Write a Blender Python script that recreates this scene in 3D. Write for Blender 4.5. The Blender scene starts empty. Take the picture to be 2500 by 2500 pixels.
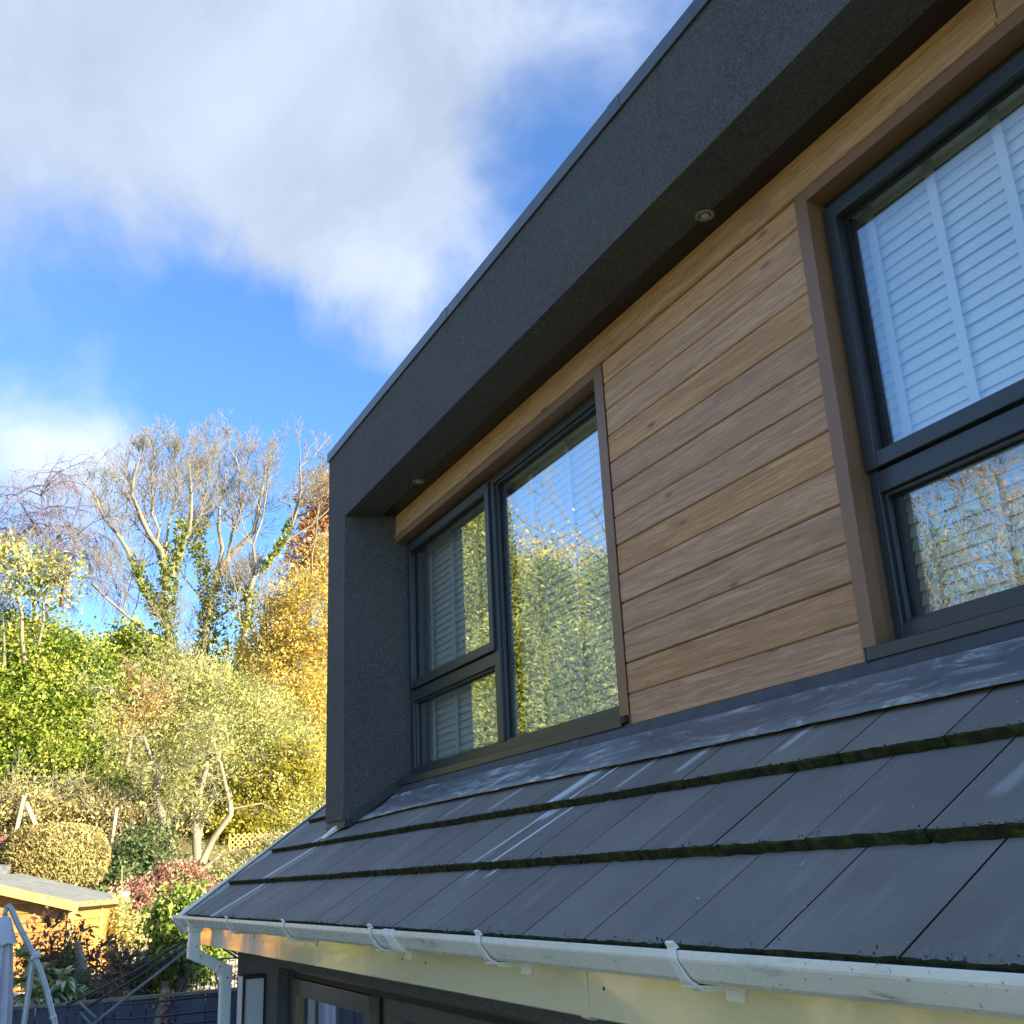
import bpy, math, random
import numpy as np
from mathutils import Matrix, Vector
random.seed(7)
rng = np.random.default_rng(11)
rad = math.radians
scene = bpy.context.scene

# ------------------------------------------------------------------ camera
CR = np.array([0.43343406, 0.90005666, -0.04508791])
CU = np.array([0.30937386, -0.10161889, 0.94549533])
CF = np.array([-0.84641759, 0.4237589, 0.32249909])
CAM = np.array([4.0121, -1.298, 0.1503])
FPX = 2598.18            # focal length in pixels of the 2500 px photograph
cam_data = bpy.data.cameras.new("camera")
cam = bpy.data.objects.new("camera", cam_data)
scene.collection.objects.link(cam)
scene.camera = cam
cam_data.sensor_width = 36.0
cam_data.lens = FPX / 2500 * 36.0
cam_data.clip_start = 0.05
cam_data.clip_end = 2000
cam.matrix_world = Matrix(((CR[0], CU[0], -CF[0], CAM[0]), (CR[1], CU[1], -CF[1], CAM[1]),
                           (CR[2], CU[2], -CF[2], CAM[2]), (0, 0, 0, 1)))

# ------------------------------------------------------------------ light, sky, exposure
SUN_AZ, SUN_EL = rad(56), rad(20.5)          # azimuth from +Y (behind the house) towards +X
sun_dir = Vector((math.sin(SUN_AZ) * math.cos(SUN_EL), math.cos(SUN_AZ) * math.cos(SUN_EL), math.sin(SUN_EL)))
sl = bpy.data.lights.new("sun", 'SUN')
sl.energy = 5.0
sl.angle = rad(0.55)
sl.color = (1.0, 0.86, 0.66)
sun = bpy.data.objects.new("sun", sl)
scene.collection.objects.link(sun)
sun.rotation_euler = sun_dir.to_track_quat('Z', 'Y').to_euler()
SKY_STRENGTH = 0.115
scene.view_settings.view_transform = 'Standard'
scene.view_settings.look = 'None'
scene.view_settings.gamma = 1
scene.view_settings.use_curve_mapping = False
scene.view_settings.exposure = 1.78


def pxdir(x, y):
    d = CF * FPX + CR * (x - 1250) - CU * (y - 1250)
    return d / np.linalg.norm(d)


def at(x, y, D):
    """a point D metres from the camera position in the direction of a photograph pixel"""
    return CAM + pxdir(x, y) * D


class NT:
    """small helper to wire shader nodes"""
    def __init__(self, tree):
        self.t = tree
        self.n = tree.nodes
        self.l = tree.links

    def node(self, kind, **kw):
        nd = self.n.new(kind)
        for k, v in kw.items():
            if k.startswith('_'):
                setattr(nd, k[1:], v)
            else:
                key = int(k[1:]) if k[0] == 'i' and k[1:].isdigit() else k.replace('_', ' ')
                s = nd.inputs[key]
                if isinstance(v, bpy.types.NodeSocket):
                    self.l.new(v, s)
                else:
                    s.default_value = v
        return nd

    def math(self, op, a, b=None, c=None, clamp=False):
        nd = self.n.new('ShaderNodeMath')
        nd.operation = op
        nd.use_clamp = clamp
        for i, v in enumerate((a, b, c)):
            if v is None:
                continue
            if isinstance(v, bpy.types.NodeSocket):
                self.l.new(v, nd.inputs[i])
            else:
                nd.inputs[i].default_value = v
        return nd.outputs[0]

    def vmath(self, op, a, b=None, out=0):
        nd = self.n.new('ShaderNodeVectorMath')
        nd.operation = op
        for i, v in enumerate((a, b)):
            if v is None:
                continue
            if isinstance(v, bpy.types.NodeSocket):
                self.l.new(v, nd.inputs[i])
            else:
                nd.inputs[i].default_value = v
        return nd.outputs[out]

    def smooth(self, v, a, b, c=0.0, d=1.0, interp='SMOOTHSTEP'):
        nd = self.n.new('ShaderNodeMapRange')
        nd.interpolation_type = interp
        self.l.new(v, nd.inputs[0])
        for i, x in enumerate((a, b, c, d)):
            if isinstance(x, bpy.types.NodeSocket):
                self.l.new(x, nd.inputs[i + 1])
            else:
                nd.inputs[i + 1].default_value = x
        return nd.outputs[0]

    def mix(self, f, a, b, blend='MIX'):
        nd = self.n.new('ShaderNodeMix')
        nd.data_type = 'RGBA'
        nd.blend_type = blend
        for i, v in ((0, f), (6, a), (7, b)):
            if isinstance(v, bpy.types.NodeSocket):
                self.l.new(v, nd.inputs[i])
            else:
                nd.inputs[i].default_value = (v if i == 0 else (*v, 1) if len(v) == 3 else v)
        return nd.outputs[2]

    def ramp(self, f, stops):
        nd = self.n.new('ShaderNodeValToRGB')
        els = nd.color_ramp.elements
        while len(els) < len(stops):
            els.new(0.5)
        for e, (p, c) in zip(els, stops):
            e.position = p
            e.color = (*c, 1)
        self.l.new(f, nd.inputs[0])
        return nd.outputs[0]

    def noise(self, vec, scale, detail=4, rough=0.55, dist=0.0, out=0):
        nd = self.n.new('ShaderNodeTexNoise')
        self.l.new(vec, nd.inputs['Vector'])
        nd.inputs['Scale'].default_value = scale
        nd.inputs['Detail'].default_value = detail
        nd.inputs['Roughness'].default_value = rough
        nd.inputs['Distortion'].default_value = dist
        return nd.outputs[out]

    def bump(self, h, strength, dist):
        nd = self.n.new('ShaderNodeBump')
        self.l.new(h, nd.inputs['Height'])
        nd.inputs['Strength'].default_value = strength
        nd.inputs['Distance'].default_value = dist
        return nd.outputs[0]


# world: Nishita sky with broken clouds laid over it
world = bpy.data.worlds.new("World")
scene.world = world
world.use_nodes = True
w = NT(world.node_tree)
w.n.clear()
sky = w.node('ShaderNodeTexSky', _sky_type='NISHITA', _sun_disc=False)
sky.sun_elevation = SUN_EL
sky.sun_rotation = SUN_AZ
sky.altitude = 100
sky.air_density = 1.0
sky.dust_density = 0.25
sky.ozone_density = 3.0
tc = w.node('ShaderNodeTexCoord').outputs['Generated']
# clouds live on a flat layer overhead: project the direction on it
sep = w.node('ShaderNodeSeparateXYZ', i0=tc)
zz = w.math('ADD', w.math('MAXIMUM', sep.outputs[2], 0.0), 0.16)
cx = w.math('DIVIDE', sep.outputs[0], zz)
cy = w.math('DIVIDE', sep.outputs[1], zz)
cl = w.node('ShaderNodeCombineXYZ', i0=cx, i1=cy).outputs[0]
n1 = w.noise(w.vmath('ADD', w.vmath('MULTIPLY', tc, (1.0, 1.0, 1.7)), (5.2, 0.3, 2.1)), 2.0, 6, 0.52, 0.5)
n2 = w.noise(w.vmath('MULTIPLY', tc, (1.0, 1.0, 1.5)), 5.5, 8, 0.62, 0.9)
n3 = w.noise(tc, 16.0, 5, 0.6, 0.8)
nd_ = w.noise(tc, 3.1, 5, 0.6, 0.5, out=1)
warp = w.vmath('ADD', tc, w.vmath('MULTIPLY', w.vmath('SUBTRACT', nd_, (0.5, 0.5, 0.5)), (0.22, 0.22, 0.22)))
field = w.math('ADD', w.math('MULTIPLY', w.math('SUBTRACT', n1, 0.5), 1.0), 0.25)
banks = [((260, 200), 0.42, 0.55), ((800, 420), 0.20, 0.34), ((930, 700), 0.17, 0.42), ((120, 520), 0.24, 0.34), ((1000, 60), 0.20, 0.22),
         ((1330, 150), 0.12, 0.20), ((1090, 500), 0.10, 0.30), ((265, 1070), 0.11, 0.95), ((30, 1080), 0.06, 0.30), 
         ((560, 660), 0.16, 0.22),
         ((560, 930), -0.17, -0.55), ((850, 1000), -0.16, -0.65), ((1330, 500), -0.13, -0.42), ((60, 820), -0.17, -0.55), ((300, 870), -0.13, -0.42), ((1600, 60), -0.12, -0.10),
         ((1260, 300), -0.08, -0.22), ((660, 1130), -0.15, -0.40)]
for (px, py), r_, amp in banks:
    d = pxdir(px, py)
    dist = w.vmath('DISTANCE', warp, tuple(d), out=1)
    field = w.math('ADD', field, w.smooth(dist, 0.0, abs(r_) * 1.35, amp, 0.0))
field = w.math('ADD', field, w.math('MULTIPLY', w.math('SUBTRACT', n2, 0.5), 0.52))
field = w.math('ADD', field, w.math('MULTIPLY', w.math('SUBTRACT', n3, 0.5), 0.34))
cover = w.smooth(field, 0.0, 1.02)
body = w.noise(w.vmath('ADD', tc, (3.3, 1.7, 0.4)), 3.4, 6, 0.55, 0.5)
puff = w.vmath('DISTANCE', warp, tuple(pxdir(265, 1060)), out=1)
body = w.math('ADD', body, w.smooth(puff, 0.0, 0.16, 0.35, 0.0))
ccol = w.ramp(body, [(0.36, (0.37, 0.425, 0.53)), (0.52, (0.47, 0.535, 0.65)), (0.66, (0.58, 0.645, 0.77)), (0.95, (0.80, 0.83, 0.88))])
sky_s = w.mix(1.0, sky.outputs[0], (SKY_STRENGTH * 0.50, SKY_STRENGTH * 0.68, SKY_STRENGTH * 0.88), 'MULTIPLY')
ccol_s = w.mix(1.0, ccol, (0.50, 0.49, 0.47), 'MULTIPLY')
col = w.mix(w.math('MULTIPLY', cover, 0.86), sky_s, ccol_s)
bg = w.node('ShaderNodeBackground', Color=col, Strength=1.0)
wo = w.node('ShaderNodeOutputWorld')
w.l.new(bg.outputs[0], wo.inputs[0])

# ------------------------------------------------------------------ object helpers
COL = scene.collection


def tag(o, label=None, cat=None, group=None, kind=None):
    if label: o['label'] = label
    if cat: o['category'] = cat
    if group: o['group'] = group
    if kind: o['kind'] = kind
    return o


def empty(name, loc, label=None, cat=None, group=None, rz=0.0):
    o = bpy.data.objects.new(name, None)
    COL.objects.link(o)
    o.location = loc
    o.rotation_euler = (0, 0, rz)
    o.empty_display_size = 0.2
    return tag(o, label, cat, group)


def place(name, me, mat, parent=None, loc=None):
    """link a mesh; vertices are world coordinates, the origin is moved to loc (or left at the parent)"""
    o = bpy.data.objects.new(name, me)
    COL.objects.link(o)
    if mat is not None and not me.materials:
        me.materials.append(mat)
    if parent is not None:
        o.parent = parent
        o.matrix_parent_inverse = Matrix.Identity(4)
    return o


def wloc(o):
    m = Vector(o.location)
    if o.parent:
        return wloc(o.parent) + m
    return m


class MB:
    """collects shapes in world coordinates and links them as one object"""
    def __init__(self):
        self.v = []
        self.f = []
        self.m = []

    def add(self, vs, fs, mi=0):
        b = len(self.v)
        self.v += [tuple(map(float, q)) for q in vs]
        self.f += [tuple(i + b for i in q) for q in fs]
        self.m += [mi] * len(fs)
        return self

    def box(self, x0, x1, y0, y1, z0, z1, mi=0):
        vs = [(x0, y0, z0), (x1, y0, z0), (x1, y1, z0), (x0, y1, z0), (x0, y0, z1), (x1, y0, z1), (x1, y1, z1), (x0, y1, z1)]
        return self.add(vs, [(0, 3, 2, 1), (4, 5, 6, 7), (0, 1, 5, 4), (1, 2, 6, 5), (2, 3, 7, 6), (3, 0, 4, 7)], mi)

    def hexa(self, p, mi=0):
        return self.add(p, [(0, 3, 2, 1), (4, 5, 6, 7), (0, 1, 5, 4), (1, 2, 6, 5), (2, 3, 7, 6), (3, 0, 4, 7)], mi)

    def prism_x(self, x0, x1, prof, mi=0, n=1, jit=0.0):
        """closed (y,z) profile swept along X"""
        k = len(prof)
        vs = []
        for i in range(n + 1):
            x = x0 + (x1 - x0) * i / n
            vs += [(x, y, z) for y, z in prof]
        fs = []
        for i in range(n):
            for j in range(k):
                a, b = i * k + j, i * k + (j + 1) % k
                fs.append((a, b, b + k, a + k))
        fs.append(tuple(range(k))[::-1])
        fs.append(tuple(range(n * k, n * k + k)))
        return self.add(vs, fs, mi)

    def beam(self, a, b, w_, h, up=(0, 0, 1), mi=0):
        a, b = Vector(a), Vector(b)
        d = (b - a).normalized()
        s = d.cross(Vector(up))
        if s.length < 1e-4:
            s = d.cross(Vector((1, 0, 0)))
        s.normalize()
        u = s.cross(d)
        vs = []
        for p in (a, b):
            for i, j in ((-1, -1), (1, -1), (1, 1), (-1, 1)):
                vs.append(p + s * (i * w_ / 2) + u * (j * h / 2))
        return self.add(vs, [(0, 1, 2, 3), (4, 7, 6, 5), (0, 4, 5, 1), (1, 5, 6, 2), (2, 6, 7, 3), (3, 7, 4, 0)], mi)

    def tube(self, pts, r, n=8, mi=0, caps=True):
        pts = [Vector(p) for p in pts]
        rs = r if isinstance(r, (list, tuple)) else [r] * len(pts)
        vs, fs = [], []
        prev = None
        for i, p in enumerate(pts):
            d = (pts[min(i + 1, len(pts) - 1)] - pts[max(i - 1, 0)]).normalized()
            s = prev - d * prev.dot(d) if prev is not None else d.orthogonal()
            s.normalize()
            prev = s
            t = d.cross(s)
            for k in range(n):
                a = 2 * math.pi * k / n
                vs.append(p + (s * math.cos(a) + t * math.sin(a)) * rs[i])
        for i in range(len(pts) - 1):
            for k in range(n):
                k2 = (k + 1) % n
                fs.append((i * n + k, i * n + k2, (i + 1) * n + k2, (i + 1) * n + k))
        if caps:
            fs.append(tuple(range(n))[::-1])
            fs.append(tuple(range((len(pts) - 1) * n, len(pts) * n)))
        return self.add(vs, fs, mi)

    def disc(self, c, nrm, r, h, n=20, mi=0):
        c, nrm = Vector(c), Vector(nrm).normalized()
        return self.tube([c, c + nrm * h], r, n, mi)

    def build(self, name, mats, parent=None, k=False, smooth=False, bevel=0.0, origin=None):
        vs = self.v
        if k:
            vs = [tuple(CAM + 0.94 * (np.array(q) - CAM)) for q in vs]
        base = wloc(parent) if parent is not None else Vector((0, 0, 0))
        arr = np.array(vs, dtype=float)
        org = Vector(origin) if origin is not None else Vector(((arr[:, 0].min() + arr[:, 0].max()) / 2, (arr[:, 1].min() + arr[:, 1].max()) / 2, arr[:, 2].min()))
        arr = arr - np.array(org)
        me = bpy.data.meshes.new(name)
        me.from_pydata(arr.tolist(), [], self.f)
        if not isinstance(mats, (list, tuple)):
            mats = [mats]
        for m_ in mats:
            me.materials.append(m_)
        if len(mats) > 1:
            me.polygons.foreach_set('material_index', self.m)
        me.update()
        o = bpy.data.objects.new(name, me)
        COL.objects.link(o)
        o.location = org - base
        if parent is not None:
            o.parent = parent
        if smooth:
            me.polygons.foreach_set('use_smooth', [True] * len(me.polygons))
        if bevel:
            b = o.modifiers.new('bevel', 'BEVEL')
            b.width = bevel
            b.segments = 2
            b.limit_method = 'ANGLE'
        return o


def fast_mesh(name, verts, quads, attrs=None, tri=False):
    """verts (N,3), quads (M,4) numpy -> mesh; attrs: {name: per-face float array}"""
    me = bpy.data.meshes.new(name)
    k = quads.shape[1]
    me.vertices.add(len(verts))
    me.vertices.foreach_set('co', verts.astype(np.float32).ravel())
    me.loops.add(quads.size)
    me.loops.foreach_set('vertex_index', quads.astype(np.int32).ravel())
    me.polygons.add(len(quads))
    me.polygons.foreach_set('loop_start', np.arange(0, quads.size, k, dtype=np.int32))
    me.polygons.foreach_set('loop_total', np.full(len(quads), k, dtype=np.int32))
    me.update(calc_edges=True)
    for n_, a in (attrs or {}).items():
        at_ = me.attributes.new(n_, 'FLOAT', 'FACE')
        at_.data.foreach_set('value', a.astype(np.float32))
    return me


# ------------------------------------------------------------------ materials
def mat(name):
    m = bpy.data.materials.new(name)
    m.use_nodes = True
    t = NT(m.node_tree)
    t.n.clear()
    out = t.node('ShaderNodeOutputMaterial')
    return m, t, out


def principled(t, out, **kw):
    b = t.node('ShaderNodeBsdfPrincipled', **kw)
    t.l.new(b.outputs[0], out.inputs[0])
    return b


def simple(name, col, rough=0.5, var=0.12, scale=6.0, bump=0.0, bscale=60.0, bd=0.002, metal=0.0, spec=0.5, coat=0.0, dirt=0.0, dirtcol=(0.05, 0.045, 0.035), dscale=3.0):
    m, t, out = mat(name)
    pos = t.node('ShaderNodeNewGeometry').outputs['Position']
    n = t.noise(pos, scale, 5, 0.6)
    a = tuple(c * (1 - var) for c in col)
    b = tuple(min(1, c * (1 + var)) for c in col)
    c_ = t.ramp(n, [(0.3, a), (0.7, b)])
    if dirt:
        dn = t.noise(pos, dscale, 7, 0.7, 0.5)
        f = t.math('MULTIPLY', t.smooth(dn, 0.50, 0.75), dirt)
        c_ = t.mix(f, c_, dirtcol)
    kw = dict(Base_Color=c_, Roughness=rough, Metallic=metal)
    kw['Specular_IOR_Level'] = spec
    if coat:
        kw['Coat_Weight'] = coat
        kw['Coat_Roughness'] = 0.06
    if bump:
        kw['Normal'] = t.bump(t.noise(pos, bscale, 3, 0.6), bump, bd)
    principled(t, out, **kw)
    return m


M = {}
# silicone render of the dormer: fine trowelled grain
m, t, out = mat('dark_render')
pos = t.node('ShaderNodeNewGeometry').outputs['Position']
g1 = t.noise(pos, 150, 3, 0.65)
g2 = t.noise(pos, 38, 4, 0.75, 2.2)
g3 = t.noise(pos, 2.2, 5, 0.6)
g4 = t.noise(t.vmath('MULTIPLY', pos, (5.0, 5.0, 0.7)), 1.3, 5, 0.65)
c = t.ramp(g3, [(0.3, (0.060, 0.056, 0.055)), (0.7, (0.086, 0.080, 0.078))])
c = t.mix(t.smooth(g4, 0.45, 0.8, 0, 0.35), c, (0.082, 0.088, 0.095))
c = t.mix(t.smooth(t.math('ADD', t.math('MULTIPLY', g1, 0.5), t.math('MULTIPLY', g2, 0.5)), 0.42, 0.60, 0.0, 0.70), c, (0.165, 0.160, 0.155))
h = t.math('ADD', t.math('MULTIPLY', g1, 0.6), t.math('MULTIPLY', g2, 0.7))
principled(t, out, Base_Color=c, Roughness=0.86, Specular_IOR_Level=0.3, Normal=t.bump(h, 1.0, 0.006))
M['render'] = m

# oak-look cladding; local X runs along the board
m, t, out = mat('oak_cladding')
oc = t.node('ShaderNodeTexCoord').outputs['Object']
rnd = t.node('ShaderNodeObjectInfo').outputs['Random']
off = t.node('ShaderNodeCombineXYZ', i0=t.math('MULTIPLY', rnd, 43.0), i1=t.math('MULTIPLY', rnd, 17.0), i2=t.math('MULTIPLY', rnd, 29.0)).outputs[0]
p0 = t.vmath('ADD', oc, off)
wob = t.noise(t.vmath('MULTIPLY', p0, (4.0, 5.0, 9.0)), 1.0, 3, 0.5, out=1)
wobv = t.vmath('MULTIPLY', t.vmath('SUBTRACT', wob, (0.5, 0.5, 0.5)), (0.0, 0.0, 0.030))
p1 = t.vmath('ADD', p0, wobv)
fine = t.noise(t.vmath('MULTIPLY', p1, (7.0, 60.0, 290.0)), 1.0, 6, 0.7)
mid = t.noise(t.vmath('MULTIPLY', p1, (1.7, 12.0, 52.0)), 1.0, 7, 0.68, 1.4)
patch = t.noise(t.vmath('MULTIPLY', p0, (2.4, 3.0, 13.0)), 1.0, 4, 0.6, 1.0)
c = t.ramp(mid, [(0.30, (0.38, 0.178, 0.078)), (0.50, (0.56, 0.290, 0.138)), (0.70, (0.70, 0.405, 0.212))])
c = t.mix(t.smooth(fine, 0.46, 0.60, 0.0, 0.52), c, (0.30, 0.135, 0.062))
c = t.mix(t.smooth(patch, 0.50, 0.74, 0.0, 0.7), c, (0.36, 0.185, 0.095))
vor = t.node('ShaderNodeTexVoronoi', Vector=t.vmath('MULTIPLY', p1, (3.0, 0.0, 9.0)), Scale=1.0)
knot = t.smooth(vor.outputs['Distance'], 0.03, 0.13, 0.85, 0.0)
c = t.mix(knot, c, (0.20, 0.11, 0.055))
hu = t.node('ShaderNodeHueSaturation', Hue=t.smooth(t.math('FRACT', t.math('MULTIPLY', rnd, 7.3)), 0, 1, 0.4945, 0.502), Saturation=t.smooth(t.math('FRACT', t.math('MULTIPLY', rnd, 3.7)), 0, 1, 0.92, 1.03), Value=t.smooth(rnd, 0, 1, 1.02, 1.18), Color=c)
h = t.math('ADD', t.math('MULTIPLY', fine, -0.8), t.math('MULTIPLY', mid, 0.5))
principled(t, out, Base_Color=hu.outputs[0], Roughness=0.58, Specular_IOR_Level=0.35, Normal=t.bump(h, 0.5, 0.0018))
M['oak'] = m

M['brown_trim'] = simple('brown_trim', (0.27, 0.135, 0.070), 0.42, 0.06, spec=0.45)
M['frame'] = simple('anthracite_frame', (0.034, 0.038, 0.042), 0.36, 0.08, spec=0.55)
M['gasket'] = simple('black_gasket', (0.006, 0.006, 0.007), 0.6, 0.02)
M['coping'] = simple('coping_metal', (0.075, 0.078, 0.090), 0.38, 0.14, 9.0, spec=0.5, dirt=0.5, dirtcol=(0.14, 0.14, 0.15))
M['white_pvc'] = None
m, t, out = mat('white_pvc')
pos = t.node('ShaderNodeNewGeometry').outputs['Position']
nz = t.node('ShaderNodeSeparateXYZ', i0=pos)
dn = t.noise(t.vmath('MULTIPLY', pos, (5.0, 20.0, 22.0)), 1.0, 8, 0.75, 0.4)
dn2 = t.noise(pos, 2.1, 4, 0.6)
sp = t.noise(pos, 95, 2, 0.5)
c = t.mix(t.smooth(dn2, 0.35, 0.7, 0, 0.5), (0.88, 0.85, 0.79), (0.78, 0.74, 0.65))
f = t.math('MULTIPLY', t.smooth(dn, 0.52, 0.74), t.smooth(dn2, 0.42, 0.62, 0.25, 0.85))
c = t.mix(f, c, (0.20, 0.185, 0.14))
c = t.mix(t.smooth(sp, 0.66, 0.74, 0, 0.6), c, (0.12, 0.12, 0.10))
principled(t, out, Base_Color=c, Roughness=t.smooth(dn, 0.4, 0.8, 0.24, 0.5), Specular_IOR_Level=0.5)
M['white_pvc'] = m
M['clean_pvc'] = simple('clean_pvc', (0.88, 0.86, 0.82), 0.30, 0.04, dirt=0.12, dirtcol=(0.35, 0.33, 0.28))
m, t, out = mat('fascia_pvc')
pos = t.node('ShaderNodeNewGeometry').outputs['Position']
dn = t.noise(t.vmath('MULTIPLY', pos, (3.0, 3.0, 14.0)), 1.6, 7, 0.7, 0.8)
rp = t.noise(t.vmath('MULTIPLY', pos, (7.0, 1.0, 10.0)), 1.0, 2, 0.5)
c = t.mix(t.smooth(dn, 0.48, 0.78, 0.0, 0.4), (0.82, 0.70, 0.44), (0.52, 0.41, 0.20))
principled(t, out, Base_Color=c, Roughness=0.09, Specular_IOR_Level=0.75, Normal=t.bump(rp, 0.13, 0.012), Coat_Weight=0.6, Coat_Roughness=0.05)
M['fascia'] = m
M['lead'] = None
m, t, out = mat('lead_sheet')
pos = t.node('ShaderNodeNewGeometry').outputs['Position']
st = t.noise(t.vmath('MULTIPLY', pos, (3.5, 10.0, 14.0)), 1.0, 7, 0.7, 1.6)
st2 = t.noise(pos, 1.7, 4, 0.6)
wn = t.noise(pos, 9.0, 4, 0.6)
c = t.ramp(st2, [(0.3, (0.12, 0.125, 0.135)), (0.7, (0.22, 0.225, 0.235))])
c = t.mix(t.math('MULTIPLY', t.smooth(st, 0.48, 0.72), t.smooth(st2, 0.35, 0.65, 0.35, 1.0)), c, (0.80, 0.81, 0.82))
principled(t, out, Base_Color=c, Roughness=0.46, Metallic=0.25, Normal=t.bump(wn, 0.5, 0.012))
M['lead'] = m
M['lead_dark'] = simple('lead_dark', (0.05, 0.052, 0.055), 0.55, 0.35, 8.0, bump=0.4, bscale=12, bd=0.008, dirt=0.4, dirtcol=(0.13, 0.11, 0.08))

TH = 0.6219
CT, ST = math.cos(TH), math.sin(TH)
# concrete tile: blue-grey, with lime streaks that run down the slope from the lead
m, t, out = mat('concrete_tile')
pos = t.node('ShaderNodeNewGeometry').outputs['Position']
sp3 = t.node('ShaderNodeSeparateXYZ', i0=pos)
X_ = sp3.outputs[0]
S_ = t.math('MULTIPLY', sp3.outputs[1], 1 / CT)
sv = t.node('ShaderNodeCombineXYZ', i0=X_, i1=S_).outputs[0]
rnd = t.node('ShaderNodeObjectInfo').outputs['Random']
base = t.noise(sv, 2.4, 6, 0.62)
grit = t.noise(pos, 210, 2, 0.6)
strk = t.noise(t.vmath('MULTIPLY', sv, (16.0, 1.5, 1.0)), 1.0, 6, 0.65, 0.25)
c = t.ramp(base, [(0.28, (0.180, 0.159, 0.141)), (0.72, (0.285, 0.254, 0.228))])
c = t.mix(t.smooth(rnd, 0, 1, 0.0, 0.4), c, (0.142, 0.129, 0.122))
c = t.mix(t.smooth(strk, 0.50, 0.78, 0.0, 0.36), c, (0.40, 0.39, 0.37))
c = t.mix(t.smooth(grit, 0.40, 0.75, 0.0, 0.25), c, (0.11, 0.11, 0.112))
spk = t.noise(sv, 38, 3, 0.6, 0.4)
c = t.mix(t.smooth(spk, 0.70, 0.80, 0.0, 0.5), c, (0.30, 0.32, 0.31))
wig = t.math('MULTIPLY', t.math('SUBTRACT', t.noise(sv, 5.0, 4, 0.6), 0.5), 0.05)
edge = t.noise(t.vmath('MULTIPLY', sv, (60.0, 7.0, 1.0)), 1.0, 4, 0.7)
for xs, s0, s1, hw, drift, amt in ((0.435, 0.31, 0.90, 0.009, 0.22, 0.95), (0.60, 0.31, 0.95, 0.011, 0.20, 0.95), (0.52, 0.62, 0.98, 0.040, 0.25, 0.75),
                                   (-2.78, -0.05, 0.82, 0.040, 0.33, 0.70), (-2.62, -0.02, 0.70, 0.022, 0.33, 0.35), (-0.05, 0.70, 0.88, 0.012, 0.2, 0.6), (1.25, 0.74, 0.90, 0.018, 0.1, 0.5),
                                   (1.72, 0.76, 0.90, 0.014, 0.1, 0.45), (0.95, 0.70, 0.90, 0.012, 0.1, 0.5), (2.6, 0.45, 0.9, 0.020, 0.1, 0.25), (-0.55, 0.72, 0.88, 0.012, 0.2, 0.5), (-1.0, 0.70, 0.86, 0.010, 0.2, 0.5)):
    ctr = t.math('ADD', t.math('MULTIPLY', t.math('SUBTRACT', S_, s0 if s0 > 0 else 0.0), drift), xs)
    d_ = t.math('ABSOLUTE', t.math('ADD', t.math('SUBTRACT', X_, ctr), t.math('MULTIPLY', wig, min(1.0, hw * 18))))
    f = t.smooth(d_, hw * 0.5, hw * 1.7, 1.0, 0.0)
    f = t.math('MULTIPLY', f, t.math('MULTIPLY', t.smooth(S_, s0 - 0.03, s0 + 0.03), t.smooth(S_, s1 - 0.02, s1 + 0.02, 1.0, 0.0)))
    f = t.math('MULTIPLY', t.math('MULTIPLY', f, t.smooth(edge, 0.25, 0.55, 0.45, 1.0)), amt)
    c = t.mix(f, c, (0.80, 0.82, 0.84))
# lichen bloom along the exposed bottom of the eaves course
li = t.noise(t.vmath('MULTIPLY', sv, (9.0, 22.0, 1.0)), 1.0, 6, 0.75, 0.5)
f = t.math('MULTIPLY', t.smooth(li, 0.50, 0.66), t.smooth(S_, 0.0, 0.085, 0.85, 0.0))
c = t.mix(f, c, (0.22, 0.25, 0.15))
h = t.math('ADD', t.math('MULTIPLY', grit, 0.4), t.math('MULTIPLY', base, 0.4))
principled(t, out, Base_Color=c, Roughness=0.68, Specular_IOR_Level=0.35, Normal=t.bump(h, 0.35, 0.003))
M['tile'] = m
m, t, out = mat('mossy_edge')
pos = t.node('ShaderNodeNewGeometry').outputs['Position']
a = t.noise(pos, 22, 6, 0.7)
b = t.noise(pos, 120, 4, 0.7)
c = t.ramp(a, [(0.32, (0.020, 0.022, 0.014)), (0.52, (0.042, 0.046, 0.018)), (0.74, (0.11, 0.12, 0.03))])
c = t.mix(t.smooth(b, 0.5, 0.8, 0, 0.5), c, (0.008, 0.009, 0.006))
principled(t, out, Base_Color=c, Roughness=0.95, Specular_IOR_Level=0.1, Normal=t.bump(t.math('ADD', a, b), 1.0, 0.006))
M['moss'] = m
M['slat'] = simple('blind_slat', (0.82, 0.83, 0.78), 0.42, 0.03)
M['tape'] = simple('blind_tape', (0.76, 0.78, 0.78), 0.8, 0.03)
M['plaster'] = simple('room_plaster', (0.42, 0.40, 0.36), 0.9, 0.05)
M['lamp_metal'] = simple('lamp_ring', (0.30, 0.28, 0.25), 0.5, 0.05, metal=0.2)
M['lamp_lens'] = simple('lamp_lens', (0.55, 0.53, 0.5), 0.25, 0.05)
M['frosted'] = simple('frosted_panel', (0.60, 0.60, 0.60), 0.45, 0.03)
M['black'] = simple('black_plastic', (0.012, 0.011, 0.011), 0.4, 0.05)
M['screw'] = simple('screw_head', (0.03, 0.025, 0.02), 0.5, 0.1)

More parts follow.
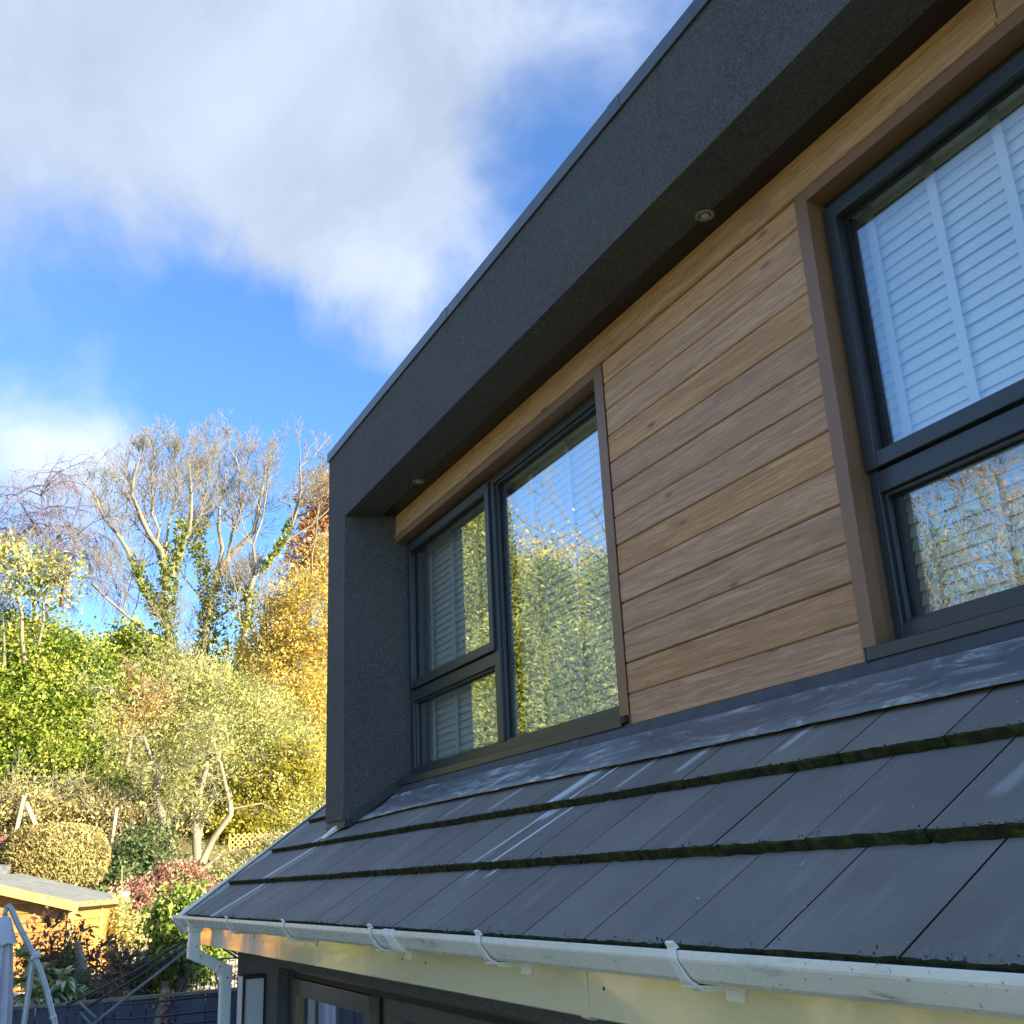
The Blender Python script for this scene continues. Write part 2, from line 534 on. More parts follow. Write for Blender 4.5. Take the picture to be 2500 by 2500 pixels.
m, t, out = mat('window_glass')
geo = t.node('ShaderNodeNewGeometry')
cosv = t.math('ABSOLUTE', t.vmath('DOT_PRODUCT', geo.outputs['Incoming'], geo.outputs['True Normal'], out=1))
wv = t.noise(t.vmath('MULTIPLY', geo.outputs['Position'], (1.0, 1.0, 1.2)), 1.7, 1, 0.4)
nb = t.bump(wv, 0.12, 0.012)
fr = t.math('POWER', t.math('SUBTRACT', 1.0, cosv), 3.2)
F = t.math('ADD', 0.13, t.math('MULTIPLY', fr, 1.35), clamp=True)
gl = t.node('ShaderNodeBsdfGlossy', Color=(0.97, 0.99, 1.0, 1), Roughness=0.0, Normal=nb)
tr = t.node('ShaderNodeBsdfTransparent', Color=(0.98, 0.99, 0.975, 1))
mx = t.node('ShaderNodeMixShader', i0=F, i1=tr.outputs[0], i2=gl.outputs[0])
t.l.new(mx.outputs[0], out.inputs[0])
M['glass'] = m


def leaf_mat(name, stops, trans=0.35, rough=0.5, spec=0.3):
    m, t, out = mat(name)
    a = t.node('ShaderNodeAttribute', _attribute_name='tone').outputs['Fac']
    c = t.ramp(a, stops)
    d = t.node('ShaderNodeBsdfPrincipled', Base_Color=c, Roughness=rough, Specular_IOR_Level=spec)
    tl = t.node('ShaderNodeBsdfTranslucent', Color=c)
    mx = t.node('ShaderNodeMixShader', i0=trans, i1=d.outputs[0], i2=tl.outputs[0])
    t.l.new(mx.outputs[0], out.inputs[0])
    return m


def bark_mat(name, c0, c1):
    m, t, out = mat(name)
    pos = t.node('ShaderNodeNewGeometry').outputs['Position']
    n = t.noise(t.vmath('MULTIPLY', pos, (3, 3, 1.2)), 1.4, 6, 0.7)
    principled(t, out, Base_Color=t.ramp(n, [(0.3, c0), (0.7, c1)]), Roughness=0.85, Normal=t.bump(n, 0.6, 0.03))
    return m


M['bark_pale'] = bark_mat('pale_bark', (0.17, 0.148, 0.09), (0.37, 0.33, 0.225))
M['bark_birch'] = bark_mat('birch_twigs', (0.12, 0.095, 0.12), (0.26, 0.21, 0.23))
M['bark_mid'] = bark_mat('mid_bark', (0.16, 0.13, 0.085), (0.34, 0.29, 0.19))
M['twig_red'] = bark_mat('red_twigs', (0.10, 0.05, 0.035), (0.20, 0.11, 0.07))
G_bright = leaf_mat('bright_green_leaves', [(0.0, (0.03, 0.075, 0.008)), (0.3, (0.14, 0.23, 0.022)), (0.65, (0.38, 0.44, 0.055)), (1.0, (0.62, 0.58, 0.15))], 0.33)
G_lime = leaf_mat('lime_leaves', [(0.0, (0.12, 0.14, 0.03)), (0.35, (0.38, 0.42, 0.11)), (0.7, (0.64, 0.64, 0.24)), (1.0, (0.74, 0.64, 0.30))], 0.45)
G_gold = leaf_mat('golden_leaves', [(0.0, (0.30, 0.24, 0.04)), (0.35, (0.58, 0.46, 0.09)), (0.75, (0.78, 0.64, 0.17)), (1.0, (0.70, 0.40, 0.12))], 0.42)
G_copper = leaf_mat('copper_leaves', [(0.0, (0.32, 0.15, 0.06)), (0.5, (0.55, 0.30, 0.13)), (1.0, (0.70, 0.46, 0.22))], 0.38)
G_ivy = leaf_mat('ivy_leaves', [(0.0, (0.05, 0.08, 0.012)), (0.5, (0.19, 0.24, 0.035)), (1.0, (0.42, 0.42, 0.09))], 0.25)
G_hedge = leaf_mat('bronze_hedge_leaves', [(0.0, (0.20, 0.13, 0.035)), (0.5, (0.42, 0.36, 0.13)), (1.0, (0.58, 0.54, 0.24))], 0.25)
G_red = leaf_mat('red_leaves', [(0.0, (0.26, 0.05, 0.05)), (0.25, (0.48, 0.24, 0.17)), (0.6, (0.60, 0.42, 0.27)), (1.0, (0.52, 0.46, 0.22))], 0.35)
G_dark = leaf_mat('dark_green_leaves', [(0.0, (0.03, 0.055, 0.02)), (0.6, (0.10, 0.155, 0.05)), (1.0, (0.26, 0.30, 0.11))], 0.2)
G_purple = leaf_mat('purple_brown_leaves', [(0.0, (0.13, 0.055, 0.035)), (0.5, (0.30, 0.13, 0.07)), (1.0, (0.46, 0.25, 0.12))], 0.3)
G_varieg = leaf_mat('variegated_leaves', [(0.0, (0.12, 0.20, 0.06)), (0.5, (0.36, 0.42, 0.17)), (1.0, (0.75, 0.74, 0.45))], 0.25)
G_laurel = leaf_mat('laurel_leaves', [(0.0, (0.08, 0.15, 0.02)), (0.6, (0.26, 0.36, 0.06)), (1.0, (0.50, 0.54, 0.15))], 0.3)
G_conifer = leaf_mat('conifer_sprays', [(0.0, (0.04, 0.065, 0.012)), (0.5, (0.22, 0.26, 0.05)), (1.0, (0.52, 0.52, 0.14))], 0.25)
G_yellow = leaf_mat('yellow_leaves', [(0.0, (0.25, 0.22, 0.02)), (1.0, (0.55, 0.50, 0.06))], 0.35)

exec_parts = []
# ================================================================== THE HOUSE
house = empty('house', (0.0, 2.0, -2.45), 'rendered house with oak clad dormer, dark tiled roof and white gutter', 'house')
W_T, G_T, T_T = 0.33, 0.3327, 0.028
X0T, XV = 0.6916, -3.6555
XR = 7.2                                    # right end of what is built


def RF(X, s, off=0.0):
    return (X, s * CT - off * ST, s * ST + off * CT)


# ---- walls
b = MB()
b.box(-3.40, -2.36, 0.30, 0.56, -2.45, -0.14)
b.box(-2.36, XR, 0.30, 0.56, -0.275, -0.14)
b.box(5.6, XR, 0.30, 0.56, -2.45, -0.275)
# gable end wall, following the roof
b.add([(-3.40, 0.56, -2.45), (-3.40, 9.0, -2.45), (-3.40, 9.0, 0.12), (-3.40, 4.72, 3.30), (-3.40, 0.56, 0.30),
       (-3.14, 0.56, -2.45), (-3.14, 9.0, -2.45), (-3.14, 9.0, 0.12), (-3.14, 4.72, 3.30), (-3.14, 0.56, 0.30)],
      [(0, 4, 3, 2, 1), (5, 6, 7, 8, 9), (0, 1, 6, 5), (1, 2, 7, 6), (2, 3, 8, 7), (3, 4, 9, 8), (4, 0, 5, 9)])
b.box(-3.14, XR, 8.8, 9.0, -2.45, 0.1)
b.box(XR - 0.2, XR, 0.56, 8.8, -2.45, 0.3)
b.build('wall', M['render'], house)

# ---- dormer (k=True: coordinates are fitted, then brought to the roof)
b = MB()
b.box(-2.551, 7.4, 0.7278, 1.30, 2.485, 3.0155)          # fascia beam and soffit
b.box(-2.928, 7.4, 1.30, 5.2, 2.80, 3.0155)              # flat roof
b.hexa([(-2.928, 0.7278, 0.520), (-2.551, 0.7278, 0.517), (-2.43, 1.13, 0.517), (-2.928, 1.13, 0.52),
        (-2.928, 0.7278, 3.0155), (-2.551, 0.7278, 3.0155), (-2.43, 1.13, 3.0155), (-2.928, 1.13, 3.0155)])
b.box(-2.928, -2.43, 1.13, 1.30, 0.52, 3.0155)
b.box(-2.928, -2.62, 1.30, 5.2, 0.70, 2.80)              # cheek
b.box(7.2, 7.4, 1.30, 5.2, 0.70, 2.80)
b.box(0.245, 1.690, 1.10, 1.30, 0.55, 2.484)             # behind the cladding
b.box(-2.43, 0.245, 1.13, 1.30, 2.312, 2.484)
b.box(1.690, 7.2, 1.13, 1.30, 2.312, 2.484)
b.box(-2.43, 0.245, 1.13, 1.30, 0.50, 0.744)
b.box(1.690, 7.2, 1.13, 1.30, 0.50, 0.744)
b.box(4.40, 7.2, 1.13, 1.30, 0.744, 2.312)
dormer = b.build('dormer', M['render'], house, k=True)
MB().box(-2.445, 7.18, 0.962, 1.0535, 2.4825, 2.4845).build('soffit_dark_strip', M['black'], dormer, k=True)  # thin black strip added to darken the rear half of the soffit
# corner beads of the render
b = MB()
b.beam((-2.551, 0.7268, 0.53), (-2.551, 0.7268, 2.484), 0.005, 0.004)
b.build('corner_bead', simple('bead', (0.12, 0.13, 0.14), 0.6, 0.2), dormer, k=True)
# coping in lengths with lapped joints
prof_c = [(0.7155, 3.0150), (0.7155, 3.0819), (0.735, 3.0845), (1.02, 3.0775), (1.02, 3.0165), (0.7275, 3.0165), (0.7275, 3.0150)]
xs = [-2.9415, -0.732, 1.072, 3.3, 5.4, 7.4]
for i in range(5):
    MB().prism_x(xs[i] + (0.0015 if i else 0), xs[i + 1] - 0.0015, prof_c).build('coping', M['coping'], dormer, k=True, bevel=0.002)
for xj in xs[1:-1]:
    b = MB()
    b.prism_x(xj - 0.045, xj + 0.045, [(0.7138, 3.0125), (0.7138, 3.0835), (0.735, 3.0862), (1.02, 3.079), (1.02, 3.0775), (0.735, 3.0847), (0.7152, 3.0822), (0.7152, 3.0125)])
    b.build('coping_strap', M['coping'], dormer, k=True)
b = MB()
b.box(-2.9415, -2.928, 0.7155, 5.2, 3.0155, 3.082)
b.build('coping', M['coping'], dormer, k=True)
# spalled scars on the soffit arris
m_scar = simple('scar', (0.10, 0.092, 0.08), 0.9, 0.5, 30)
for xs_, w_ in ((0.246, 0.16), (-0.533, 0.10)):
    b = MB()
    rr_ = random.Random(int(xs_ * 100))
    pts = [(xs_ - w_ / 2 + w_ * i / 7, 0.735 + (0.05 + 0.05 * rr_.random()) * math.sin(math.pi * (i + .5) / 8), 2.4845) for i in range(8)]
    lo = [(xs_ + w_ / 2 - w_ * i / 7, 0.7265, 2.4838) for i in range(8)]
    hi = [(xs_ - w_ / 2 + w_ * i / 7, 0.7265, 2.4855 + 0.010 * rr_.random()) for i in range(8)]
    ring = pts + lo
    b.add(ring, [tuple(range(16))])
    b.add([(p[0], 0.7268, 2.4835) for p in pts] + hi[::-1], [tuple(range(16))])
    b.build('render_scar', m_scar, dormer, k=True)
# recessed downlights in the soffit
for X_d, Y_d in ((1.262, 0.955), (-1.76, 0.955), (4.2, 0.955)):
    dl = MB()
    n = 28
    for ra, rb, za, zb in ((0.033, 0.043, 2.4835, 2.4795), (0.033, 0.033, 2.4795, 2.4845)):
        pass
    ring = []
    for r_, z_ in ((0.037, 2.4848), (0.035, 2.4795), (0.027, 2.4790), (0.023, 2.4846)):
        ring.append([(X_d + r_ * math.cos(2 * math.pi * i / n), Y_d + r_ * math.sin(2 * math.pi * i / n), z_ - 0.0022) for i in range(n)])
    vs = sum(ring, [])
    fs = [(k_ * n + i, k_ * n + (i + 1) % n, (k_ + 1) * n + (i + 1) % n, (k_ + 1) * n + i) for k_ in range(3) for i in range(n)]
    dl.add(vs, fs)
    d_ = dl.build('downlight', M['lamp_metal'], house, k=True, smooth=True)
    MB().disc((X_d, Y_d, 2.4818), (0, 0, -1), 0.016, 0.004, 20).build('lens', M['lamp_lens'], d_, k=True)

# ---- cladding: boards with V joints
YF = 1.0549
XCL, XCR, ZB0, BP = 0.2985, 1.6310, 2.2258, 0.127
clad = MB().box(XCL + 0.001, XCR - 0.001, 1.0745, 1.0995, 0.715, 2.352).build('cladding', M['gasket'], house, k=True)


def board(x0, x1, z0, z1, lo_sharp, hi_sharp, parent, name='plank'):
    dlo, clo, glo = (0.007, 0.004, 0.0018) if lo_sharp else (0.0055, 0.004, 0.0007)
    dhi, chi, ghi = (0.007, 0.0025, 0.0018) if hi_sharp else (0.0055, 0.004, 0.0007)
    yf = YF + random.uniform(-0.0008, 0.0008)
    prof = [(1.074, z0 + glo), (yf + dlo, z0 + glo), (yf + 0.0003, z0 + glo + clo), (yf, z0 + glo + clo + 0.0015), (yf, z1 - ghi - chi - 0.0015), (yf + 0.0003, z1 - ghi - chi), (yf + dhi, z1 - ghi), (1.074, z1 - ghi)]
    return MB().prism_x(x0, x1, prof).build(name, M['oak'], parent, k=True)


for i in range(13):                        # board 0 sits under the head board
    z1 = ZB0 - (i - 1) * BP
    z0 = ZB0 - i * BP
    if i == 0:
        z1 = 2.3345
    board(XCL + 0.0025, XCR - 0.0025, z0, z1, i % 2 == 0, i % 2 == 1, clad)
# head board running over windows and cladding, with a rounded lower lip
prof_h = [(1.074, 2.334), (YF - 0.010, 2.334), (YF - 0.016, 2.338), (YF - 0.016, 2.3470), (YF - 0.0035, 2.3585), (YF - 0.001, 2.3600), (YF - 0.001, 2.4835), (1.074, 2.4835)]
head = MB().prism_x(-2.452, 2.500, prof_h).build('head_board', M['oak'], house, k=True)
MB().prism_x(2.504, 7.18, prof_h).build('head_board', M['oak'], house, k=True)

# ---- brown aluminium trims
for x0, x1, xr0, xr1 in ((0.227, 0.2975, 0.227, 0.240), (1.632, 1.690, 1.677, 1.690)):
    b = MB()
    b.box(x0, x1, 1.0475, 1.0535, 0.7005, 2.333)
    b.box(xr0, xr1, 1.0536, 1.128, 0.7455, 2.333)
    b.box(x0, x1, 1.0536, 1.0995, 0.7005, 0.7445) if x0 < 1 else None
    b.build('corner_trim', M['brown_trim'], house, k=True, bevel=0.0012)
for x0, x1 in ((-2.452, 0.2265), (1.6905, 7.18)):
    b = MB()
    b.box(x0, x1, 1.0475, 1.0535, 2.292, 2.333)
    b.box(x0, x1, 1.0536, 1.128, 2.2925, 2.306)
    b.build('lintel_trim', M['brown_trim'], house, k=True, bevel=0.0012)
MB().box(1.632, 1.6902, 1.0477, 1.0533, 2.300, 2.333).build('lintel_trim', M['brown_trim'], house, k=True)


# ---- windows
def frame_ring(b, x0, x1, z0, z1, y0, y1, w_, wb=None, wt=None):
    wb, wt = wb or w_, wt or w_
    b.box(x0, x0 + w_, y0, y1, z0, z1)
    b.box(x1 - w_, x1, y0, y1, z0, z1)
    b.box(x0 + w_, x1 - w_, y0, y1, z0, z0 + wb)
    b.box(x0 + w_, x1 - w_, y0, y1, z1 - wt, z1)


def make_window(x0, x1, lights):
    """lights: list of (xa, xb, split) glazed openings between frame members"""
    b = MB()
    b.box(x0, lights[0][0], 1.13, 1.20, 0.745, 2.311)
    b.box(x1 - 0.064, x1, 1.13, 1.20, 0.745, 2.311)
    b.box(lights[0][0], x1 - 0.064, 1.13, 1.20, 0.745, 0.808)
    b.box(lights[0][0], x1 - 0.064, 1.13, 1.20, 2.242, 2.311)
    for i in range(len(lights) - 1):
        b.box(lights[i][1], lights[i + 1][0], 1.128, 1.20, 0.808, 2.242)
    for xa, xb, split in lights:
        if split:
            b.box(xa, xb, 1.13, 1.20, 1.222, 1.292)
    win = b.build('window', M['frame'], house, k=True, bevel=0.0025)
    for xa, xb, split in lights:
        pans = [(0.808, 1.222), (1.292, 2.242)] if split else [(0.808, 2.242)]
        for z0, z1 in pans:
            if split and z0 > 1:
                b = MB()                     # top hung sash, proud of the frame
                frame_ring(b, xa - 0.030, xb + 0.030, z0 + 0.006, z1 + 0.022, 1.112, 1.165, 0.052)
                sash = b.build('sash', M['frame'], win, k=True, bevel=0.003)
                gx0, gx1, gz0, gz1 = xa + 0.022, xb - 0.022, z0 + 0.058, z1 - 0.030
                yg = 1.150
            else:
                gx0, gx1, gz0, gz1 = xa, xb, z0, z1
                yg = 1.166
                b = MB()
                frame_ring(b, xa + 0.0002, xb - 0.0002, z0 + 0.0002, z1 - 0.0002, 1.146, 1.1655, 0.012)
                b.build('glazing_bead', M['frame'], win, k=True, bevel=0.002)
            b = MB()
            frame_ring(b, gx0 + 0.0003, gx1 - 0.0003, gz0 + 0.0003, gz1 - 0.0003, yg + 0.0002, yg + 0.004, 0.017)
            b.build('gasket', M['gasket'], win, k=True)
            g = MB().box(gx0 + 0.004, gx1 - 0.004, yg + 0.005, yg + 0.009, gz0 + 0.004, gz1 - 0.004)
            g.build('pane', M['glass'], win, k=True)
    return win


make_window(-2.430, 0.240, [(-2.366, -1.130, True), (-1.060, 0.176, False)])
make_window(1.692, 4.400, [(1.724, 3.010, True), (3.080, 4.336, False)])
for x0, x1, cap in ((-2.372, 0.262, 1), (1.662, 4.46, 0)):
    prof_s = [(1.1295, 0.744), (1.1295, 0.752), (1.034, 0.742), (1.030, 0.738), (1.030, 0.703), (1.034, 0.700), (1.040, 0.703), (1.040, 0.728), (1.1295, 0.730)]
    MB().prism_x(x0, x1, prof_s).build('sill', M['frame'], house, k=True)
    if cap:
        MB().box(x1 + 0.0005, x1 + 0.040, 1.026, 1.0465, 0.712, 0.7435).build('sill_end_cap', M['gasket'], house, k=True, bevel=0.003)
    else:
        MB().box(x0 - 0.004, x0 - 0.0005, 1.028, 1.0465, 0.699, 0.7425).build('sill_end_cap', M['frame'], house, k=True)

# ---- room behind the windows
b = MB()
for bx in ((-2.62, 7.2, 4.0, 4.1, 0.62, 2.80), (-2.62, 7.2, 1.3005, 4.0, 0.52, 0.62), (-2.62, 7.2, 1.3005, 4.0, 2.52, 2.60), (-2.6198, -2.60, 1.3005, 4.0, 0.62, 2.52), (0.9, 1.0, 1.3005, 4.0, 0.62, 2.52)):
    b.box(*bx)
b.build('room_lining', M['plaster'], house, k=True)

# ---- roof: deck, tiles
b = MB()
dk = [RF(XV + 0.02, 0.05, -0.075), RF(XR, 0.05, -0.075), (XR, 4.72, 3.30), (XV + 0.02, 4.72, 3.30), RF(XV + 0.02, 0.05, -0.105), RF(XR, 0.05, -0.105), (XR, 4.72, 3.255), (XV + 0.02, 4.72, 3.255)]
b.add(dk, [(0, 1, 2, 3), (7, 6, 5, 4), (0, 4, 5, 1), (1, 5, 6, 2), (2, 6, 7, 3), (3, 7, 4, 0)])
b.add([(XV, 4.70, 3.395), (XR, 4.70, 3.395), (XR, 9.4, 0.02), (XV, 9.4, 0.02), (XV, 4.70, 3.345), (XR, 4.70, 3.345), (XR, 9.4, -0.03), (XV, 9.4, -0.03)],
      [(0, 1, 2, 3), (7, 6, 5, 4), (0, 4, 5, 1), (1, 5, 6, 2), (2, 6, 7, 3), (3, 7, 4, 0)])
roof = b.build('roof', M['lead_dark'], house)


def tile_mesh(width, length, seed):
    """flat interlocking tile: worn mossy nose, slight camber, interlock lug at the nose"""
    r = random.Random(seed)
    nx = 14
    v, f, mi = [], [], []
    w2 = width - 0.0052
    # rows: under-nose, nose bottom, nose top, just behind nose, mid, top end
    for j, (y, z) in enumerate(((0.012, -0.027), (-0.001, -0.0265), (0.0, -0.003), (0.004, 0.0), (length * 0.5, -T_T * length * 0.5 / G_T), (length, -T_T * length / G_T))):
        for i in range(nx + 1):
            x = w2 * i / nx
            jy = r.uniform(-0.003, 0.003) if j in (1, 2) else (r.uniform(-0.003, 0.003) if j == 3 else 0)
            jz = r.uniform(-0.0016, 0.0016) if j in (1, 2) else 0
            v.append((x, y + jy, z + jz))
    for j in range(5):
        for i in range(nx):
            a = j * (nx + 1) + i
            f.append((a, a + 1, a + nx + 2, a + nx + 1))
            mi.append(1 if j < 3 else 0)
    for i in (0, nx):                        # side faces
        for j in (3, 4):
            a, c_ = j * (nx + 1) + i, (j + 1) * (nx + 1) + i
            k_ = len(v)
            v.append((v[a][0], v[a][1], v[a][2] - 0.022)); v.append((v[c_][0], v[c_][1], v[c_][2] - 0.022))
            f.append((a, c_, k_ + 1, k_) if i == 0 else (a, k_, k_ + 1, c_)); mi.append(1)
        a = 2 * (nx + 1) + i
        f.append((a - nx - 1, a, a + nx + 1, 3 * (nx + 1) + i)); mi.append(1)
    # interlock lug
    k_ = len(v)
    lx, ly, lz = w2 - 0.030, -0.0055, -0.020
    for (x, y, z) in ((lx, ly, lz), (w2 + 0.004, ly, lz), (w2 + 0.004, 0.006, lz), (lx, 0.006, lz), (lx + 0.004, ly + 0.001, lz + 0.010), (w2, ly + 0.001, lz + 0.010), (w2, 0.006, lz + 0.012), (lx + 0.004, 0.006, lz + 0.012)):
        v.append((x, y, z))
    for q in ((0, 3, 2, 1), (4, 5, 6, 7), (0, 1, 5, 4), (1, 2, 6, 5), (2, 3, 7, 6), (3, 0, 4, 7)):
        f.append(tuple(k_ + i for i in q)); mi.append(1)
    me = bpy.data.meshes.new('tile')
    me.from_pydata(v, [], f)
    me.materials.append(M['tile']); me.materials.append(M['moss'])
    me.polygons.foreach_set('material_index', mi)
    me.update()
    return me


t_long = [tile_mesh(W_T, 0.385, s) for s in range(8)]
t_short = [tile_mesh(W_T, 0.318, 20 + s) for s in range(8)]
rb = wloc(roof)
XCHEEK = -2.512
tile_r = random.Random(5)
for n_ in range(0, 17):
    s = n_ * G_T
    k0 = math.floor((XV - X0T) / W_T) - 1
    for k_ in range(k0, 22):
        x = X0T + (k_ + (0.5 if n_ % 2 else 0.0)) * W_T
        x_end = x + W_T
        if x_end < XV + 0.06 or x > XR - W_T:
            continue
        xa = max(x, XV)
        if n_ >= 3 and x > XCHEEK - 0.01:
            continue
        pool = t_short if (n_ == 2 and x > XCHEEK - 0.05) else t_long
        me = pool[tile_r.randrange(8)]
        o = bpy.data.objects.new('tile', me)
        COL.objects.link(o)
        o.parent = roof
        if n_ >= 3 and x_end > XCHEEK + 0.02:
            o.scale.x = (XCHEEK - 0.002 - x) / W_T
        elif xa > x:
            o.scale.x = (x_end - xa) / W_T
        o.location = Vector(RF(xa + 0.001 + tile_r.uniform(-0.0008, 0.0008), s + tile_r.uniform(-0.002, 0.002), tile_r.uniform(-0.0005, 0.0005))) - rb
        o.rotation_euler = (TH, 0, 0)
# half-round ridge
b = MB()
b.tube([(XV, 4.70, 3.33), (XR, 4.70, 3.33)], 0.12, 12)
b.build('ridge_cap', M['tile'], roof)

# moss tufts and lichen crumbs clinging to the noses
mv, mq, mt = [], [], []
mp = []
tr_ = np.random.default_rng(3)
for n_, cnt, spread in ((0, 5200, 0.012), (1, 3600, 0.008), (2, 3000, 0.008), (3, 120, 0.008)):
    xs_ = tr_.uniform(XV + 0.02, 4.2 if n_ < 3 else XCHEEK, cnt)
    dens = np.sin(xs_ * 7.3 + n_) * 0.5 + np.sin(xs_ * 17.1 + 2 * n_) * 0.3 + np.sin(xs_ * 41.0) * 0.3
    xs_ = xs_[dens > -0.25]
    for x in xs_:
        s = n_ * G_T + abs(tr_.normal(0, spread)) - 0.004
        off = 0.001 if s > n_ * G_T else tr_.uniform(-0.024, 0.0)
        if n_ == 0 and tr_.random() < 0.4:
            off = tr_.uniform(-0.03, 0.0); s = -0.004
        p = np.array(RF(x, s, off))
        sz = tr_.uniform(0.0008, 0.0026)
        d = tr_.normal(0, 1, (3, 3)) * sz
        d[2] += np.array((0, -0.3, 0.9)) * sz * 1.6
        i0 = len(mv)
        mv += [p + d[0] * 0.8, p + d[1] * 0.8, p + d[2]]
        mq.append((i0, i0 + 1, i0 + 2))
        mp.append(1 if (s > n_ * G_T + 0.002 and tr_.random() < 0.5) else 0)
me = fast_mesh('moss_tufts', np.array(mv), np.array(mq))
me.materials.append(M['moss'])
me.materials.append(simple('pale_lichen', (0.30, 0.34, 0.20), 0.95, 0.4, 60))
me.polygons.foreach_set('material_index', mp)
mo = bpy.data.objects.new('moss_tufts', me)
COL.objects.link(mo)
mo.parent = roof
mo.location = -rb
mo['kind'] = 'stuff'

# lichen rosettes, droppings and grit on the tile faces
lv, lq = [], []
for i in range(150):
    x = tr_.uniform(XV + 0.1, 4.0); n_ = int(tr_.integers(0, 3)); q = tr_.uniform(0.05, 0.95)
    if n_ == 2 and q > 0.5: continue
    big = i < 4
    if big: x, n_, q = (0.93, 1, 0.80) if i == 0 else (x, n_, q)
    for _ in range(int(tr_.integers(5, 14)) if i < 12 else int(tr_.integers(1, 3))):
        cx_, cs_ = x + tr_.normal(0, 0.016), (n_ + q) * G_T + tr_.normal(0, 0.012)
        qq = (cs_ - n_ * G_T) / G_T
        r_ = tr_.uniform(0.0012, 0.0042) * (1.3 if i < 12 else 1)
        i0 = len(lv)
        for k_ in range(6):
            a = k_ * math.pi / 3
            rr_ = r_ * tr_.uniform(0.6, 1.4)
            lv.append(np.array(RF(cx_ + rr_ * math.cos(a) * 0.8, cs_ + rr_ * math.sin(a), -T_T * qq + 0.0014)))
        lv.append(np.array(RF(cx_, cs_, -T_T * qq + 0.0032)))
        for k_ in range(6):
            lq.append((i0 + k_, i0 + (k_ + 1) % 6, i0 + 6))
me = fast_mesh('lichen_spots', np.array(lv), np.array(lq))
me.materials.append(simple('lichen', (0.33, 0.35, 0.30), 0.95, 0.45, 60))
mo = bpy.data.objects.new('lichen_spots', me)
COL.objects.link(mo)
mo.parent = roof
mo.location = -rb
mo['kind'] = 'stuff'

# ---- lead apron in lengths under the dormer, draped and slightly dressed
ap_r = random.Random(9)
xs = [-2.155, -1.05, 0.10, 1.50, 3.2, 4.9, 6.6]
for i in range(6):
    nx_, x0_, x1_ = 44, xs[i], xs[i + 1] + 0.07
    rows = []
    for (s, off, tag_) in ((0.858, -0.0065, 1), (0.859, -0.0025, 1), (0.91, -0.0035, .6), (0.965, -0.0095, .7), (1.030, -0.0105, .6), (1.075, -0.006, .5), (1.092, 0.002, .4), (1.118, 0.016, .2)):
        row = []
        for k_ in range(nx_ + 1):
            x = x0_ + (x1_ - x0_) * k_ / nx_
            nz_ = 0.0009 * tag_ * math.sin(x * 23 + s * 50) + 0.0006 * tag_ * math.sin(x * 61 + 1.3 * s * 40)
            left = max(0.0, (-1.45 - x) / 0.7)
            ds = -0.035 * left * (1 if tag_ == 1 else 0.5) + 0.0014 * math.sin(x * 9 + i) * (tag_ == 1)
            row.append(RF(x, s + ds, off + nz_ + 0.0016 * (i % 2) + 0.004))
        rows.append(row)
    vs = sum(rows, [])
    fs = [(r_ * (nx_ + 1) + k_, r_ * (nx_ + 1) + k_ + 1, (r_ + 1) * (nx_ + 1) + k_ + 1, (r_ + 1) * (nx_ + 1) + k_) for r_ in range(len(rows) - 1) for k_ in range(nx_)]
    mi = [0 if r_ < 5 else 1 for r_ in range(len(rows) - 1) for k_ in range(nx_)]  # upper rows use dark lead: shade below sill and cladding put into the colour
    b = MB()
    b.add(vs, fs)
    b.m = mi
    b.build('lead_flashing', [M['lead'], M['lead_dark']], house, smooth=True)
# lead soaker up the side of the post, in three stepped pieces
for i in range(4):
    s0, s1 = 0.815 + i * 0.10, 0.935 + i * 0.10
    b = MB()
    xo = 0.0018 * i
    def rx(s):                               # X of the post's inner face at slope position s
        y = s * CT
        return -2.157 + (y - 0.606) * 0.30 + 0.004
    b.add([RF(rx(s0) + xo, s0, 0.002), RF(rx(s1) + xo, s1, 0.002), RF(rx(s1) + xo, s1, 0.052), RF(rx(s0) + xo, s0, 0.048),
           RF(rx(s0) + 0.05, s0, 0.003 + xo), RF(rx(s1) + 0.05, s1, 0.003 + xo)], [(0, 3, 2, 1), (0, 1, 5, 4)])
    b.build('lead_soaker', M['lead_dark'], house)
b = MB()
b.prism_x(XCHEEK - 0.004, -2.150, [(0.612, 0.452), (0.618, 0.500), (0.70, 0.515), (0.70, 0.470)])
b.build('post_base_flashing', M['lead_dark'], house)
b = MB()
b.add([RF(-2.44, 0.690, 0.006), RF(-2.36, 0.690, 0.006), RF(-2.27, 0.80, 0.030), RF(-2.35, 0.80, 0.030), RF(-2.44, 0.690, 0.001), RF(-2.36, 0.690, 0.001), RF(-2.27, 0.80, 0.0), RF(-2.35, 0.80, 0.0)],
      [(0, 1, 2, 3), (7, 6, 5, 4), (0, 4, 5, 1), (1, 5, 6, 2), (2, 6, 7, 3), (3, 7, 4, 0)])
b.build('drip_tray', M['clean_pvc'], house)

